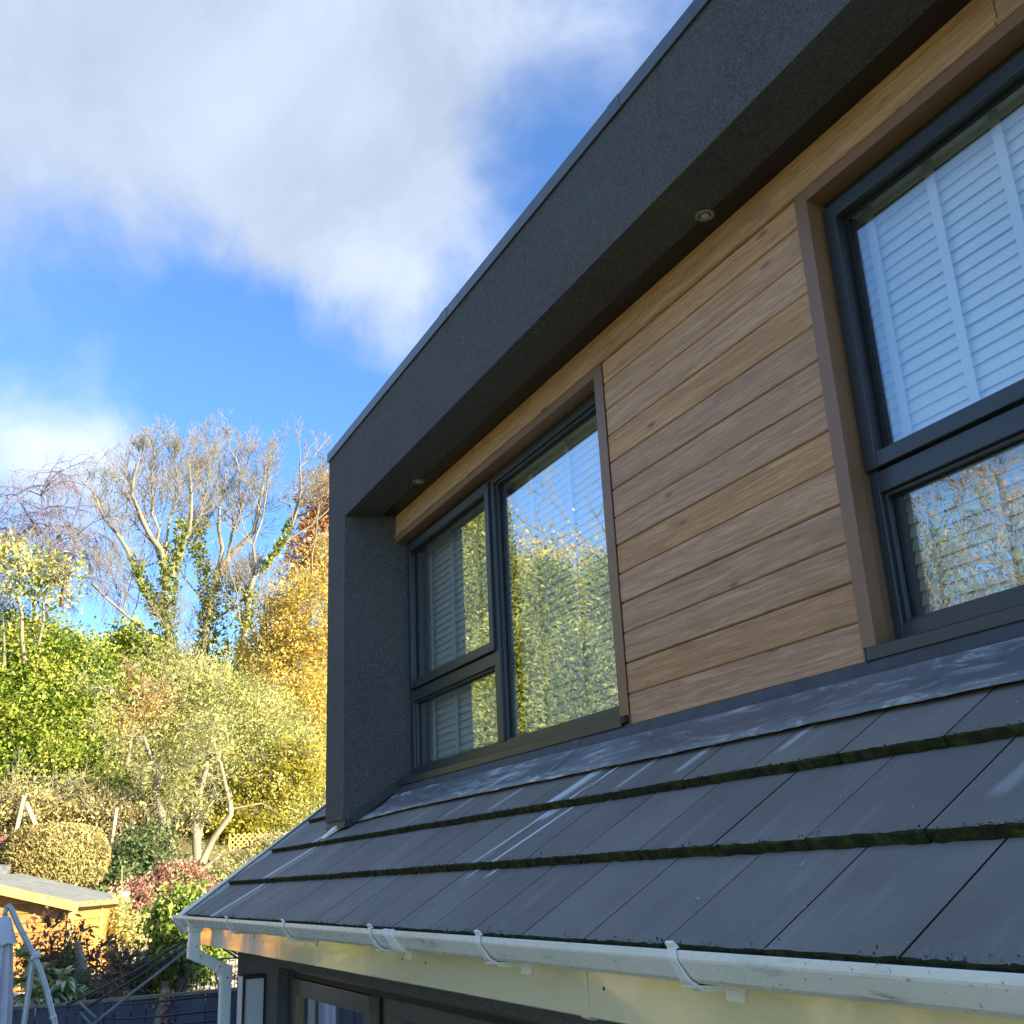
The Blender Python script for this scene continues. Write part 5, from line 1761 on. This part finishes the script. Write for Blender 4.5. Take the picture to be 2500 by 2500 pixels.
m_blue = board_mat('blue_boards', (0.050, 0.060, 0.080), (0.068, 0.080, 0.105), (0.095, 0.11, 0.135))
fx, fz = -7.90, -0.81
fence = empty('blue_fence', (fx, 0.2, -2.45), 'low fence of upright dark blue boards along the edge of the sunken patio', 'fence')
rs_ = random.Random(4)
y = -3.4
bw = 0.143
fm = MB().box(-0.011, 0.011, -bw / 2 + 0.003, bw / 2 - 0.003, 0, 1.60)
proto = None
while y < 3.2:
    if proto is None:
        proto = fm.build('board', m_blue, fence, bevel=0.002, origin=(0, 0, 0))
        o = proto
    else:
        o = proto.copy()
        COL.objects.link(o)
    o.parent = fence
    o.location = Vector((fx + rs_.uniform(-0.002, 0.003), y, -2.44)) - wloc(fence)
    o.rotation_euler = (rs_.uniform(-0.003, 0.003), 0, 0)
    y += bw
m_cap = simple('fence_cap', (0.20, 0.17, 0.13), 0.8, 0.3, 12, dirt=0.5, dirtcol=(0.35, 0.33, 0.28), dscale=6)
MB().box(fx - 0.035, fx + 0.030, -3.45, 3.2, -0.838, -0.808).build('cap_rail', m_cap, fence)
MB().box(fx - 0.042, fx - 0.0115, -3.45, 3.2, -1.2, -1.12).build('rail', m_cap, fence)
wall_o = MB().box(-8.24, -7.945, -6.0, 8.0, -2.5, -0.93).build('retaining_wall', simple('retaining_wall', (0.20, 0.18, 0.15), 0.9, 0.2))
tag(wall_o, 'low masonry retaining wall holding the terrace behind the blue fence', 'wall')

# ------------------------------------------------------------------ black railing on the terrace
m_iron = simple('black_iron', (0.022, 0.018, 0.016), 0.45, 0.1)
rail_a, rail_b = at(170, 2385, 14.6), at(575, 2330, 14.6)
rz1, rz0 = -0.66, -1.55
rail_root = empty('metal_railing', foot((rail_a + rail_b) / 2), 'thin black metal railing with upright bars on the terrace', 'railing')
a2, b2 = np.array((rail_a[0], rail_a[1], 0)), np.array((rail_b[0], rail_b[1], 0))
b2 = b2 + (b2 - a2) * 0.5
MB().beam((*a2[:2], rz1), (*b2[:2], rz1), 0.022, 0.016).build('top_rail', m_iron, rail_root)
MB().beam((*a2[:2], rz1 - 0.36), (*b2[:2], rz1 - 0.36), 0.014, 0.012).build('mid_rail', m_iron, rail_root)
L_ = np.linalg.norm(b2 - a2)
nb = int(L_ / 0.072)
pb = MB().tube([(0, 0, 0), (0, 0, rz1 - rz0 - 0.008)], 0.0052, 6).build('baluster', m_iron, rail_root, origin=(0, 0, 0))
for i in range(nb + 1):
    o = pb if i == 0 else pb.copy()
    if i:
        COL.objects.link(o)
    q = a2 + (b2 - a2) * i / nb
    o.parent = rail_root
    o.location = Vector((q[0], q[1], rz0)) - wloc(rail_root)

# ------------------------------------------------------------------ rocks of the rockery
m, t, out = mat('rockery_stone')
pos = t.node('ShaderNodeNewGeometry').outputs['Position']
rnd = t.node('ShaderNodeObjectInfo').outputs['Random']
n = t.noise(pos, 3.5, 7, 0.65, 0.5)
c = t.mix(t.smooth(n, 0.3, 0.7), (0.24, 0.21, 0.18), (0.47, 0.42, 0.36))
c = t.mix(t.smooth(rnd, 0, 1, 0, 0.5), c, (0.16, 0.15, 0.15))
principled(t, out, Base_Color=c, Roughness=0.9, Normal=t.bump(n, 0.8, 0.04))
m_rock = m
rs = np.random.default_rng(120)
rock_specs = [(372, 2345, 15.8, 0.17, 0.13, 'brown boulder sitting highest in the rockery behind the railing'),
              (345, 2372, 15.6, 0.13, 0.10, 'small grey boulder below the brown one, behind the railing'), (425, 2372, 15.9, 0.20, 0.14, 'broad pale boulder behind the middle of the railing'),
              (392, 2390, 15.4, 0.16, 0.13, 'dark grey boulder low behind the railing'), (470, 2362, 16.3, 0.22, 0.15, 'pale slab like boulder behind the downpipe elbow'),
              (455, 2400, 15.5, 0.15, 0.12, 'grey boulder at the foot of the rockery left of the downpipe'), (500, 2400, 15.7, 0.18, 0.14, 'brownish boulder behind the railing, right end'),
              (540, 2365, 16.4, 0.2, 0.16, 'light boulder seen between downpipe and house corner'), (420, 2412, 15.2, 0.13, 0.10, 'small stone in front of the yellow shrub'),
              (300, 2375, 16.2, 0.16, 0.10, 'flat pale stone near the shed post'), (335, 2340, 17.5, 0.2, 0.09, 'flat sunlit stone on the path'), (410, 2335, 17.8, 0.22, 0.12, 'long sunlit stone beside the laurel')]
for px, py, D, rw, rh, lab in rock_specs:
    c = at(px, py, D)
    import bmesh
    bm = bmesh.new()
    bmesh.ops.create_icosphere(bm, subdivisions=3, radius=1)
    ph = rs.uniform(0, 50)
    for v in bm.verts:
        n_ = mnoise.noise(v.co * 1.3 + Vector((ph, 0, 0))) * 0.35 + mnoise.noise(v.co * 3.1 + Vector((0, ph, 0))) * 0.14
        q = v.co * (1 + n_)
        q = Vector((math.copysign(abs(q.x) ** 0.8, q.x), math.copysign(abs(q.y) ** 0.8, q.y), math.copysign(abs(q.z) ** 0.8, q.z)))
        v.co = Vector((q.x * rw, q.y * rw * rs.uniform(0.98, 1.02), q.z * rh))
    me = bpy.data.meshes.new('rock')
    bm.to_mesh(me); bm.free()
    me.materials.append(m_rock)
    o = bpy.data.objects.new('rock', me)
    COL.objects.link(o)
    o.location = c
    o.rotation_euler = (0, 0, rs.uniform(0, 6))
    tag(o, lab, 'rock', 'boulders of the rockery')
# rubble bank the boulders lie on
rs = np.random.default_rng(121)
k = 2600
xx = rs.uniform(-15.5, -9.3, k); yy = rs.uniform(-0.9, 4.2, k)
zz_ = -1.30 + np.clip((-xx - 9.5) * 0.085, 0, 0.6) + 0.10 * np.sin(xx * 3) * np.cos(yy * 4)
V, Q = [], []
cube = np.array([(-1, -1, -1), (1, -1, -1), (1, 1, -1), (-1, 1, -1), (-.7, -.8, 1), (.8, -.6, 1), (.6, .7, 1), (-.6, .6, 1)], float)
cf = np.array([(0, 3, 2, 1), (4, 5, 6, 7), (0, 1, 5, 4), (1, 2, 6, 5), (2, 3, 7, 6), (3, 0, 4, 7)])
for i in range(k):
    a = rs.uniform(0, 6.28)
    R3 = np.array(((math.cos(a), -math.sin(a), 0), (math.sin(a), math.cos(a), 0), (0, 0, 1)))
    sz = rs.uniform(0.025, 0.085)
    V.append((cube * rs.uniform(0.7, 1.3, cube.shape) * np.array((sz, sz * 1.3, sz * 0.6))) @ R3.T + np.array((xx[i], yy[i], zz_[i])))
    Q.append(cf + 8 * i)
me = fast_mesh('rubble', np.concatenate(V), np.concatenate(Q))
ro = place('rubble', me, m_rock)
tag(ro, 'loose stones and gravel of the rockery', kind='stuff')
rub = MB()
gx2 = np.linspace(-16.5, -8.3, 14); gy2 = np.linspace(-1.6, 5.4, 14)
vs = [(x, y, -1.36 + max(0, (-x - 9.5)) * 0.085 + 0.10 * math.sin(x * 3) * math.cos(y * 4) - (0.3 if y in (gy2[0], gy2[-1]) else 0)) for x in gx2 for y in gy2]
rub.add(vs, [(i * 14 + j, i * 14 + j + 1, (i + 1) * 14 + j + 1, (i + 1) * 14 + j) for i in range(13) for j in range(13)])
rk = rub.build('rockery_bank', simple('rockery_gravel', (0.34, 0.29, 0.21), 0.95, 0.3, 20, bump=0.8, bscale=30, bd=0.02), smooth=True)
tag(rk, kind='structure')
leafy('yellow_shrub', 'small rounded bright yellow shrub behind the railing', 'shrub', 15.0, [ell(402, 2400, 16, 16, 15.0), ell(352, 2385, 22, 16, 15.2)], 1600, 0.04, G_yellow, clump=0.05, per=20, aspect=0.6, shell=0.5, seed=122)

# ------------------------------------------------------------------ garden shed
m_shed = board_mat('orange_boards', (0.46, 0.20, 0.045), (0.62, 0.31, 0.078), (0.70, 0.40, 0.12))
m_shed2 = board_mat('pale_boards', (0.42, 0.27, 0.09), (0.58, 0.40, 0.15), (0.66, 0.50, 0.22))
sc_ = at(168, 2300, 16.5); sq_ = at(285, 2300, 19.0)
C2 = np.array((sc_[0], sc_[1])); E1 = np.array((sq_[0], sq_[1])) - C2
LR = float(np.linalg.norm(E1)); E1 /= LR
E2 = np.array((E1[1], -E1[0]))
if (np.array(at(0, 2300, 16.5))[:2] - C2).dot(E2) < 0:
    E2 = -E2
LW, ZE, ZRG, ZB = 3.1, 0.08, 0.47, -1.75


def SP(u, v, z):
    """shed coordinates: u along the side wall, v along the gable wall, from the near corner"""
    p = C2 + E1 * u + E2 * v
    return (float(p[0]), float(p[1]), z)


shed = empty('garden_shed', SP(LR / 2, LW / 2, ZB), 'orange timber garden shed with a felt roof', 'shed')


def shed_box(b, u0, u1, v0, v1, z0, z1, z1b=None):
    b.hexa([SP(u0, v0, z0), SP(u1, v0, z0), SP(u1, v1, z0), SP(u0, v1, z0), SP(u0, v0, z1), SP(u1, v0, z1), SP(u1, v1, z1), SP(u0, v1, z1)])


bh = 0.122
z = ZB
i = 0
while z < ZE - 0.03:
    b = MB()                                  # side wall boards, feather edged
    zt = min(z + bh, ZE)
    b.add([SP(0.03, -0.022, z), SP(LR - 0.03, -0.022, z), SP(LR - 0.03, -0.008, zt - 0.001), SP(0.03, -0.008, zt - 0.001), SP(0.03, 0.012, z), SP(LR - 0.03, 0.012, z), SP(LR - 0.03, 0.012, zt - 0.001), SP(0.03, 0.012, zt - 0.001)],
          [(0, 1, 2, 3), (5, 4, 7, 6), (0, 4, 5, 1), (3, 2, 6, 7), (0, 3, 7, 4), (1, 5, 6, 2)])
    b.build('plank', m_shed, shed)
    z += bh
z = ZB
while z < ZRG - 0.05:
    zt = min(z + bh, ZRG)
    v0 = 0.03
    v1 = LW - 0.03
    if zt > ZE:                               # gable triangle
        f = (zt - ZE) / (ZRG - ZE)
        v0, v1 = max(v0, LW / 2 * f), min(v1, LW - LW / 2 * f)
    if v1 - v0 < 0.1:
        break
    b = MB()
    b.add([SP(-0.022, v0, z), SP(-0.022, v1, z), SP(-0.008, v1, zt - 0.001), SP(-0.008, v0, zt - 0.001), SP(0.012, v0, z), SP(0.012, v1, z), SP(0.012, v1, zt - 0.001), SP(0.012, v0, zt - 0.001)],
          [(0, 3, 2, 1), (4, 5, 6, 7), (0, 1, 5, 4), (3, 7, 6, 2), (0, 4, 7, 3), (1, 2, 6, 5)])
    b.build('plank', m_shed, shed)
    z += bh
b = MB(); shed_box(b, 0.013, LR - 0.01, 0.013, LW - 0.01, ZB, ZE - 0.01)
b.build('shed_body', m_shed, shed)
for u0, u1, v0, v1 in ((-0.036, 0.030, -0.036, 0.030), (LR - 0.03, LR + 0.035, -0.036, 0.03), (LR * 0.55, LR * 0.55 + 0.045, -0.040, -0.020)):
    b = MB(); shed_box(b, u0, u1, v0, v1, ZB, ZE - 0.012)
    b.build('corner_post', m_shed2, shed)
# roof panels with felt, near edge overhanging the gable
m_felt = simple('roof_felt', (0.19, 0.20, 0.18), 0.95, 0.22, 4, bump=0.6, bscale=90, bd=0.004, dirt=0.5, dirtcol=(0.30, 0.31, 0.26), dscale=2.5)
oh, ohe = 0.16, 0.13
slope_ = (ZRG - ZE) / (LW / 2)
for sgn in (0, 1):
    b = MB()
    v_e, v_r = (-ohe, LW / 2) if sgn == 0 else (LW + ohe, LW / 2)
    ze = ZE + 0.03 - ohe * slope_
    zr = ZRG + 0.045
    n_r = 8
    vs = []
    for k_ in range(n_r + 1):
        u = -oh + (LR + 2 * oh - 0.02) * k_ / n_r
        wv_ = 0.006 * math.sin(k_ * 1.9)
        vs += [SP(u, v_e, ze + wv_), SP(u, v_r, zr + wv_ * 0.5), SP(u, v_r, zr - 0.022), SP(u, v_e, ze - 0.022)]
    fs = [(k_ * 4 + j, k_ * 4 + (j + 1) % 4, (k_ + 1) * 4 + (j + 1) % 4, (k_ + 1) * 4 + j) for k_ in range(n_r) for j in range(4)] + [(3, 2, 1, 0), (n_r * 4, n_r * 4 + 1, n_r * 4 + 2, n_r * 4 + 3)]
    b.add(vs, fs)
    b.build('roof_felt', m_felt, shed)
    # felt turned down over the eave
    b = MB()
    b.hexa([SP(-oh, v_e - (0.004 if sgn == 0 else -0.004), ze - 0.075), SP(LR + oh, v_e - (0.004 if sgn == 0 else -0.004), ze - 0.070), SP(LR + oh, v_e, ze - 0.070), SP(-oh, v_e, ze - 0.075),
            SP(-oh, v_e - (0.004 if sgn == 0 else -0.004), ze + 0.003), SP(LR + oh, v_e - (0.004 if sgn == 0 else -0.004), ze + 0.003), SP(LR + oh, v_e, ze + 0.003), SP(-oh, v_e, ze + 0.003)])
    b.build('felt_drip', simple('mossy_felt', (0.20, 0.22, 0.10), 0.95, 0.4, 25, dirt=0.6, dirtcol=(0.35, 0.36, 0.08), dscale=9), shed)
    # bargeboard on the near gable
    b = MB()
    b.hexa([SP(-oh - 0.020, v_e, ze - 0.135), SP(-oh - 0.002, v_e, ze - 0.135), SP(-oh - 0.002, v_r, zr - 0.135), SP(-oh - 0.020, v_r, zr - 0.135),
            SP(-oh - 0.020, v_e, ze - 0.012), SP(-oh - 0.002, v_e, ze - 0.012), SP(-oh - 0.002, v_r, zr - 0.012), SP(-oh - 0.020, v_r, zr - 0.012)])
    b.build('bargeboard', m_shed2, shed)
b = MB()
b.beam(SP(-0.05, 0.28, ZE - 0.02), SP(-0.05, 1.25, ZE + 0.265), 0.03, 0.05)
b.build('batten', simple('pale_batten', (0.55, 0.45, 0.40), 0.7, 0.1), shed)

# bird box on a cane beside the shed
bx = at(306, 2182, 19.6)
bird = empty('bird_box', (float(bx[0]), float(bx[1]), float(bx[2]) - 0.08), 'small pale bird box on the far shed corner', 'bird box')
b = MB().box(bx[0] - 0.05, bx[0] + 0.05, bx[1] - 0.055, bx[1] + 0.055, bx[2] - 0.075, bx[2] + 0.045)
b.build('box_body', simple('bird_box_wood', (0.50, 0.45, 0.32), 0.8, 0.2, 20), bird)
MB().hexa([(bx[0] - 0.07, bx[1] - 0.07, bx[2] + 0.046), (bx[0] + 0.08, bx[1] - 0.07, bx[2] + 0.046), (bx[0] + 0.08, bx[1] + 0.07, bx[2] + 0.046), (bx[0] - 0.07, bx[1] + 0.07, bx[2] + 0.046),
           (bx[0] - 0.07, bx[1] - 0.07, bx[2] + 0.075), (bx[0] + 0.08, bx[1] - 0.07, bx[2] + 0.060), (bx[0] + 0.08, bx[1] + 0.07, bx[2] + 0.060), (bx[0] - 0.07, bx[1] + 0.07, bx[2] + 0.075)]).build('lid', m_felt, bird)
MB().disc((bx[0] + 0.0502, bx[1], bx[2] - 0.01), (1, 0, 0), 0.013, 0.002, 12).build('entrance_hole', M['black'], bird)
p1, p2 = at(298, 2113, 18.7), at(298, 2335, 18.7)
o = MB().tube([(p2[0], p2[1], p2[2] - 0.4), p1], 0.008, 6).build('garden_cane', simple('cane', (0.40, 0.33, 0.15), 0.7, 0.2))
tag(o, 'thin upright bamboo cane in front of the shed corner', 'cane')

# ------------------------------------------------------------------ weathered posts, trellis
m_post = bark_mat('weathered_post', (0.20, 0.18, 0.13), (0.38, 0.34, 0.25))
for (a_, b_), D, w_, lab in ((((59, 1942), (36, 2045)), 25.6, 0.085, 'weathered upright post at the left, behind the bronze hedge'), (((64, 1962), (92, 2025)), 25.7, 0.095, 'weathered slanting strut leaning on the left post'),
                             (((285, 1972), (262, 2135)), 26.3, 0.075, 'weathered leaning post right of the bronze hedge')):
    pa, pb_ = at(*a_, D), at(*b_, D)
    pb_ = pb_ + (pb_ - pa) * 0.35
    o = MB().beam(pb_, pa, w_, w_ * 0.8, up=(1, 0.2, 0)).build('timber_post', m_post, None, bevel=0.006)
    tag(o, lab, 'post', 'weathered garden posts')
m_trel = simple('trellis_wood', (0.50, 0.33, 0.11), 0.8, 0.2, 8)
tc_ = at(640, 2105, 27.5)
trl = empty('garden_trellis', foot(tc_), 'tan diamond lattice trellis behind the white roof edge', 'trellis')
wT, hT = 1.55, 1.35
for sgn in (1, -1):
    for i in range(-9, 24):
        # slats at 45 degrees clipped to the panel
        c0_ = i * 0.13
        pts2 = []
        for yq in (0, wT):
            zq = c0_ + sgn * yq - (0 if sgn == 1 else -wT) - 0.4
            pts2.append((yq, zq))
        (ya, za), (yb_, zb_) = pts2
        # clip in z
        tt = [0.0, 1.0]
        dz_ = zb_ - za
        lo, hi = sorted(((0 - za) / dz_, (hT - za) / dz_))
        t0_, t1_ = max(0, lo), min(1, hi)
        if t1_ - t0_ < 0.04:
            continue
        A_ = (tc_[0] + 0.006 * sgn, tc_[1] - wT / 2 + wT * t0_, tc_[2] - hT / 2 + za + dz_ * t0_)
        B_ = (tc_[0] + 0.006 * sgn, tc_[1] - wT / 2 + wT * t1_, tc_[2] - hT / 2 + za + dz_ * t1_)
        MB().beam(A_, B_, 0.028, 0.010, up=(1, 0, 0)).build('slat', m_trel, trl)
MB().box(tc_[0] - 0.02, tc_[0] + 0.02, tc_[1] - wT / 2 - 0.04, tc_[1] - wT / 2, tc_[2] - 1.4, tc_[2] + hT / 2).build('post', m_trel, trl)
MB().box(tc_[0] - 0.02, tc_[0] + 0.02, tc_[1] + wT / 2, tc_[1] + wT / 2 + 0.04, tc_[2] - 1.4, tc_[2] + hT / 2).build('post', m_trel, trl)

# red plant and grey slab at the extreme left
leafy('red_bush', 'small vivid red bush at the far left edge above the shed roof', 'shrub', 25.0, [ell(-2, 2065, 24, 14, 25)], 1500, 0.06, G_red, clump=0.07, per=18, aspect=0.5, shell=0.4, seed=130, tone=(0.0, 0.45))
g0 = at(5, 2105, 23.5)
o = MB()
o.hexa([(g0[0] - 0.5, g0[1] - 1.6, g0[2] - 0.35), (g0[0] + 0.5, g0[1] - 1.6, g0[2] - 0.35), (g0[0] + 0.5, g0[1] + 0.14, g0[2] - 0.35), (g0[0] - 0.5, g0[1] + 0.14, g0[2] - 0.35),
        (g0[0] - 0.5, g0[1] - 1.6, g0[2] + 0.05), (g0[0] + 0.5, g0[1] - 1.6, g0[2] - 0.05), (g0[0] + 0.5, g0[1] + 0.14, g0[2] - 0.08), (g0[0] - 0.5, g0[1] + 0.14, g0[2] + 0.0)])
o = o.build('stone_wall', simple('dark_stone', (0.16, 0.16, 0.165), 0.9, 0.4, 14, bump=0.8, bscale=20, bd=0.02))
tag(o, 'grey stone wall end at the far left above the shed roof', 'wall')

# ------------------------------------------------------------------ folded cantilever parasol
D_U = 10.6
m_cloth = simple('parasol_cloth', (0.62, 0.58, 0.60), 0.85, 0.08, 5)
m_alu = simple('grey_aluminium', (0.50, 0.51, 0.51), 0.38, 0.06, metal=0.3)
m_white = simple('white_plastic', (0.7, 0.7, 0.68), 0.4, 0.04)
ut = at(12, 2236, D_U)
ug = foot(at(100, 2500, D_U))
par = empty('garden_parasol', ug, 'folded grey cantilever parasol at the left edge', 'parasol')
b = MB()
nn_, rowsP = 60, []
levels = [(0.00, 0.022, 0), (0.02, 0.05, 0), (0.10, 0.075, 0), (0.20, 0.105, .25), (0.222, 0.112, .35)]
for dz_, r_, am in levels:
    rowsP.append([(ut[0] + r_ * (1 + am * 0.25 * math.cos(8 * a)) * math.cos(a), ut[1] + r_ * (1 + am * 0.25 * math.cos(8 * a)) * math.sin(a), ut[2] - dz_ - am * 0.02 * math.cos(8 * a)) for a in (2 * math.pi * i / nn_ for i in range(nn_))])
b.add(sum(rowsP, []), [(k_ * nn_ + i, k_ * nn_ + (i + 1) % nn_, (k_ + 1) * nn_ + (i + 1) % nn_, (k_ + 1) * nn_ + i) for k_ in range(len(levels) - 1) for i in range(nn_)])
b.build('canopy_cap', m_cloth, par, smooth=True)
b = MB()
rowsP = []
for j in range(16):
    f = j / 15
    r_ = 0.060 + 0.055 * math.sin(min(1, f * 1.6) * math.pi / 2) - 0.02 * f * f
    am = 0.30
    rowsP.append([(ut[0] + r_ * (1 + am * math.cos(8 * a + 0.5 * math.sin(f * 5))) * math.cos(a), ut[1] + r_ * (1 + am * math.cos(8 * a + 0.5 * math.sin(f * 5))) * math.sin(a), ut[2] - 0.17 - f * 1.55) for a in (2 * math.pi * i / 96 for i in range(96))])
b.add(sum(rowsP, []), [(k_ * 96 + i, k_ * 96 + (i + 1) % 96, (k_ + 1) * 96 + (i + 1) % 96, (k_ + 1) * 96 + i) for k_ in range(15) for i in range(96)])
b.build('canopy', m_cloth, par, smooth=True)
b = MB(); b.tube([at(12, 2240, D_U), at(13, 2226, D_U), at(18, 2216, D_U)], 0.020, 10)
b.build('hanger', m_alu, par, smooth=True)
arm = [(14, 2218), (22, 2211), (29, 2222), (42, 2252), (60, 2288), (80, 2328), (98, 2368), (112, 2412), (124, 2460), (134, 2500)]
P_ = limb(arm, D_U)
P_.append(P_[-1] + np.array((0.05, 0.10, -1.1)))
MB().tube(P_, 0.0245, 12).build('arm', m_alu, par, smooth=True)
P_ = limb([(82, 2335), (76, 2370), (68, 2430), (58, 2500)], D_U + 0.02)
P_.append(P_[-1] + np.array((0.0, -0.06, -1.1)))
MB().tube(P_, 0.0245, 12).build('mast', m_alu, par, smooth=True)
MB().tube([at(86, 2322, D_U), at(90, 2340, D_U)], 0.036, 12).build('joint', m_white, par, smooth=True)
MB().tube([at(76, 2336, D_U), at(84, 2339, D_U)], 0.030, 12).build('joint', m_white, par, smooth=True)
MB().tube([at(129, 2480, D_U), at(130.5, 2487, D_U)], 0.030, 12).build('collar', m_white, par, smooth=True)
MB().tube([at(57, 2276, D_U), at(59, 2281, D_U)], 0.0275, 12).build('collar', m_alu, par, smooth=True)

# ------------------------------------------------------------------ black metal garden frame with ribs meeting at a peak
D_G = 9.6
fr = empty('metal_garden_frame', foot(at(380, 2480, D_G)), 'bare black metal garden frame, its ribs rising to a peak, before the blue fence', 'frame')
m_tube = simple('black_tube', (0.030, 0.032, 0.042), 0.35, 0.1)
m_tube2 = simple('grey_tube', (0.14, 0.16, 0.20), 0.4, 0.1)
for pp, D0, D1, r_, mm, nm in (([(163, 2453), (250, 2411), (340, 2366), (400, 2328), (480, 2280)], 9.9, 10.0, 0.0095, m_tube, 'rib'), ([(181, 2476), (250, 2437), (340, 2383), (430, 2325), (500, 2282)], 9.5, 10.0, 0.0095, m_tube, 'rib'),
                               ([(215, 2512), (262, 2473), (331, 2417), (380, 2380), (424, 2345), (500, 2285)], 9.2, 10.0, 0.0105, m_tube2, 'rib'), ([(400, 2322), (480, 2285)], 10.6, 10.0, 0.009, m_tube, 'rib'),
                               ([(500, 2284), (545, 2316), (600, 2352)], 10.0, 10.4, 0.009, m_tube, 'rib'), ([(500, 2280), (555, 2314), (610, 2348)], 10.0, 10.8, 0.009, m_tube, 'rib'),
                               ([(476, 2342), (460, 2382), (443, 2422)], 9.9, 9.9, 0.007, m_tube, 'strut'), ([(519, 2356), (532, 2400), (541, 2436), (548, 2470)], 9.8, 9.8, 0.008, m_tube2, 'strut'),
                               ([(252, 2505), (254, 2466), (262, 2456), (290, 2453), (400, 2444), (545, 2429)], 9.6, 9.6, 0.0085, m_tube, 'bar'), ([(250, 2486), (318, 2487), (400, 2480), (545, 2466)], 9.6, 9.6, 0.0085, m_tube, 'bar'),
                               ([(425, 2500), (480, 2496), (545, 2490)], 9.6, 9.6, 0.0085, m_tube, 'bar'), ([(194, 2447), (210, 2463), (236, 2486)], 9.5, 9.3, 0.009, m_tube2, 'brace'), ([(194, 2471), (224, 2502)], 9.5, 9.3, 0.008, m_tube2, 'brace'),
                               ([(190, 2452), (191, 2520)], 9.5, 9.5, 0.009, m_tube, 'upright'), ([(277, 2464), (276, 2488)], 9.6, 9.6, 0.006, m_tube, 'upright'), ([(317, 2487), (317, 2520)], 9.6, 9.6, 0.009, m_tube, 'upright'),
                               ([(246, 2440), (246, 2520)], 9.7, 9.7, 0.009, m_tube, 'upright')):
    n = len(pp)
    P_ = [at(x, y, D0 + (D1 - D0) * i / (n - 1)) for i, (x, y) in enumerate(pp)]
    if nm == 'upright' and r_ > 0.008:
        P_.append(np.array((P_[-1][0], P_[-1][1], -2.45)))
    MB().tube(P_, r_, 8).build(nm, mm, fr, smooth=True)
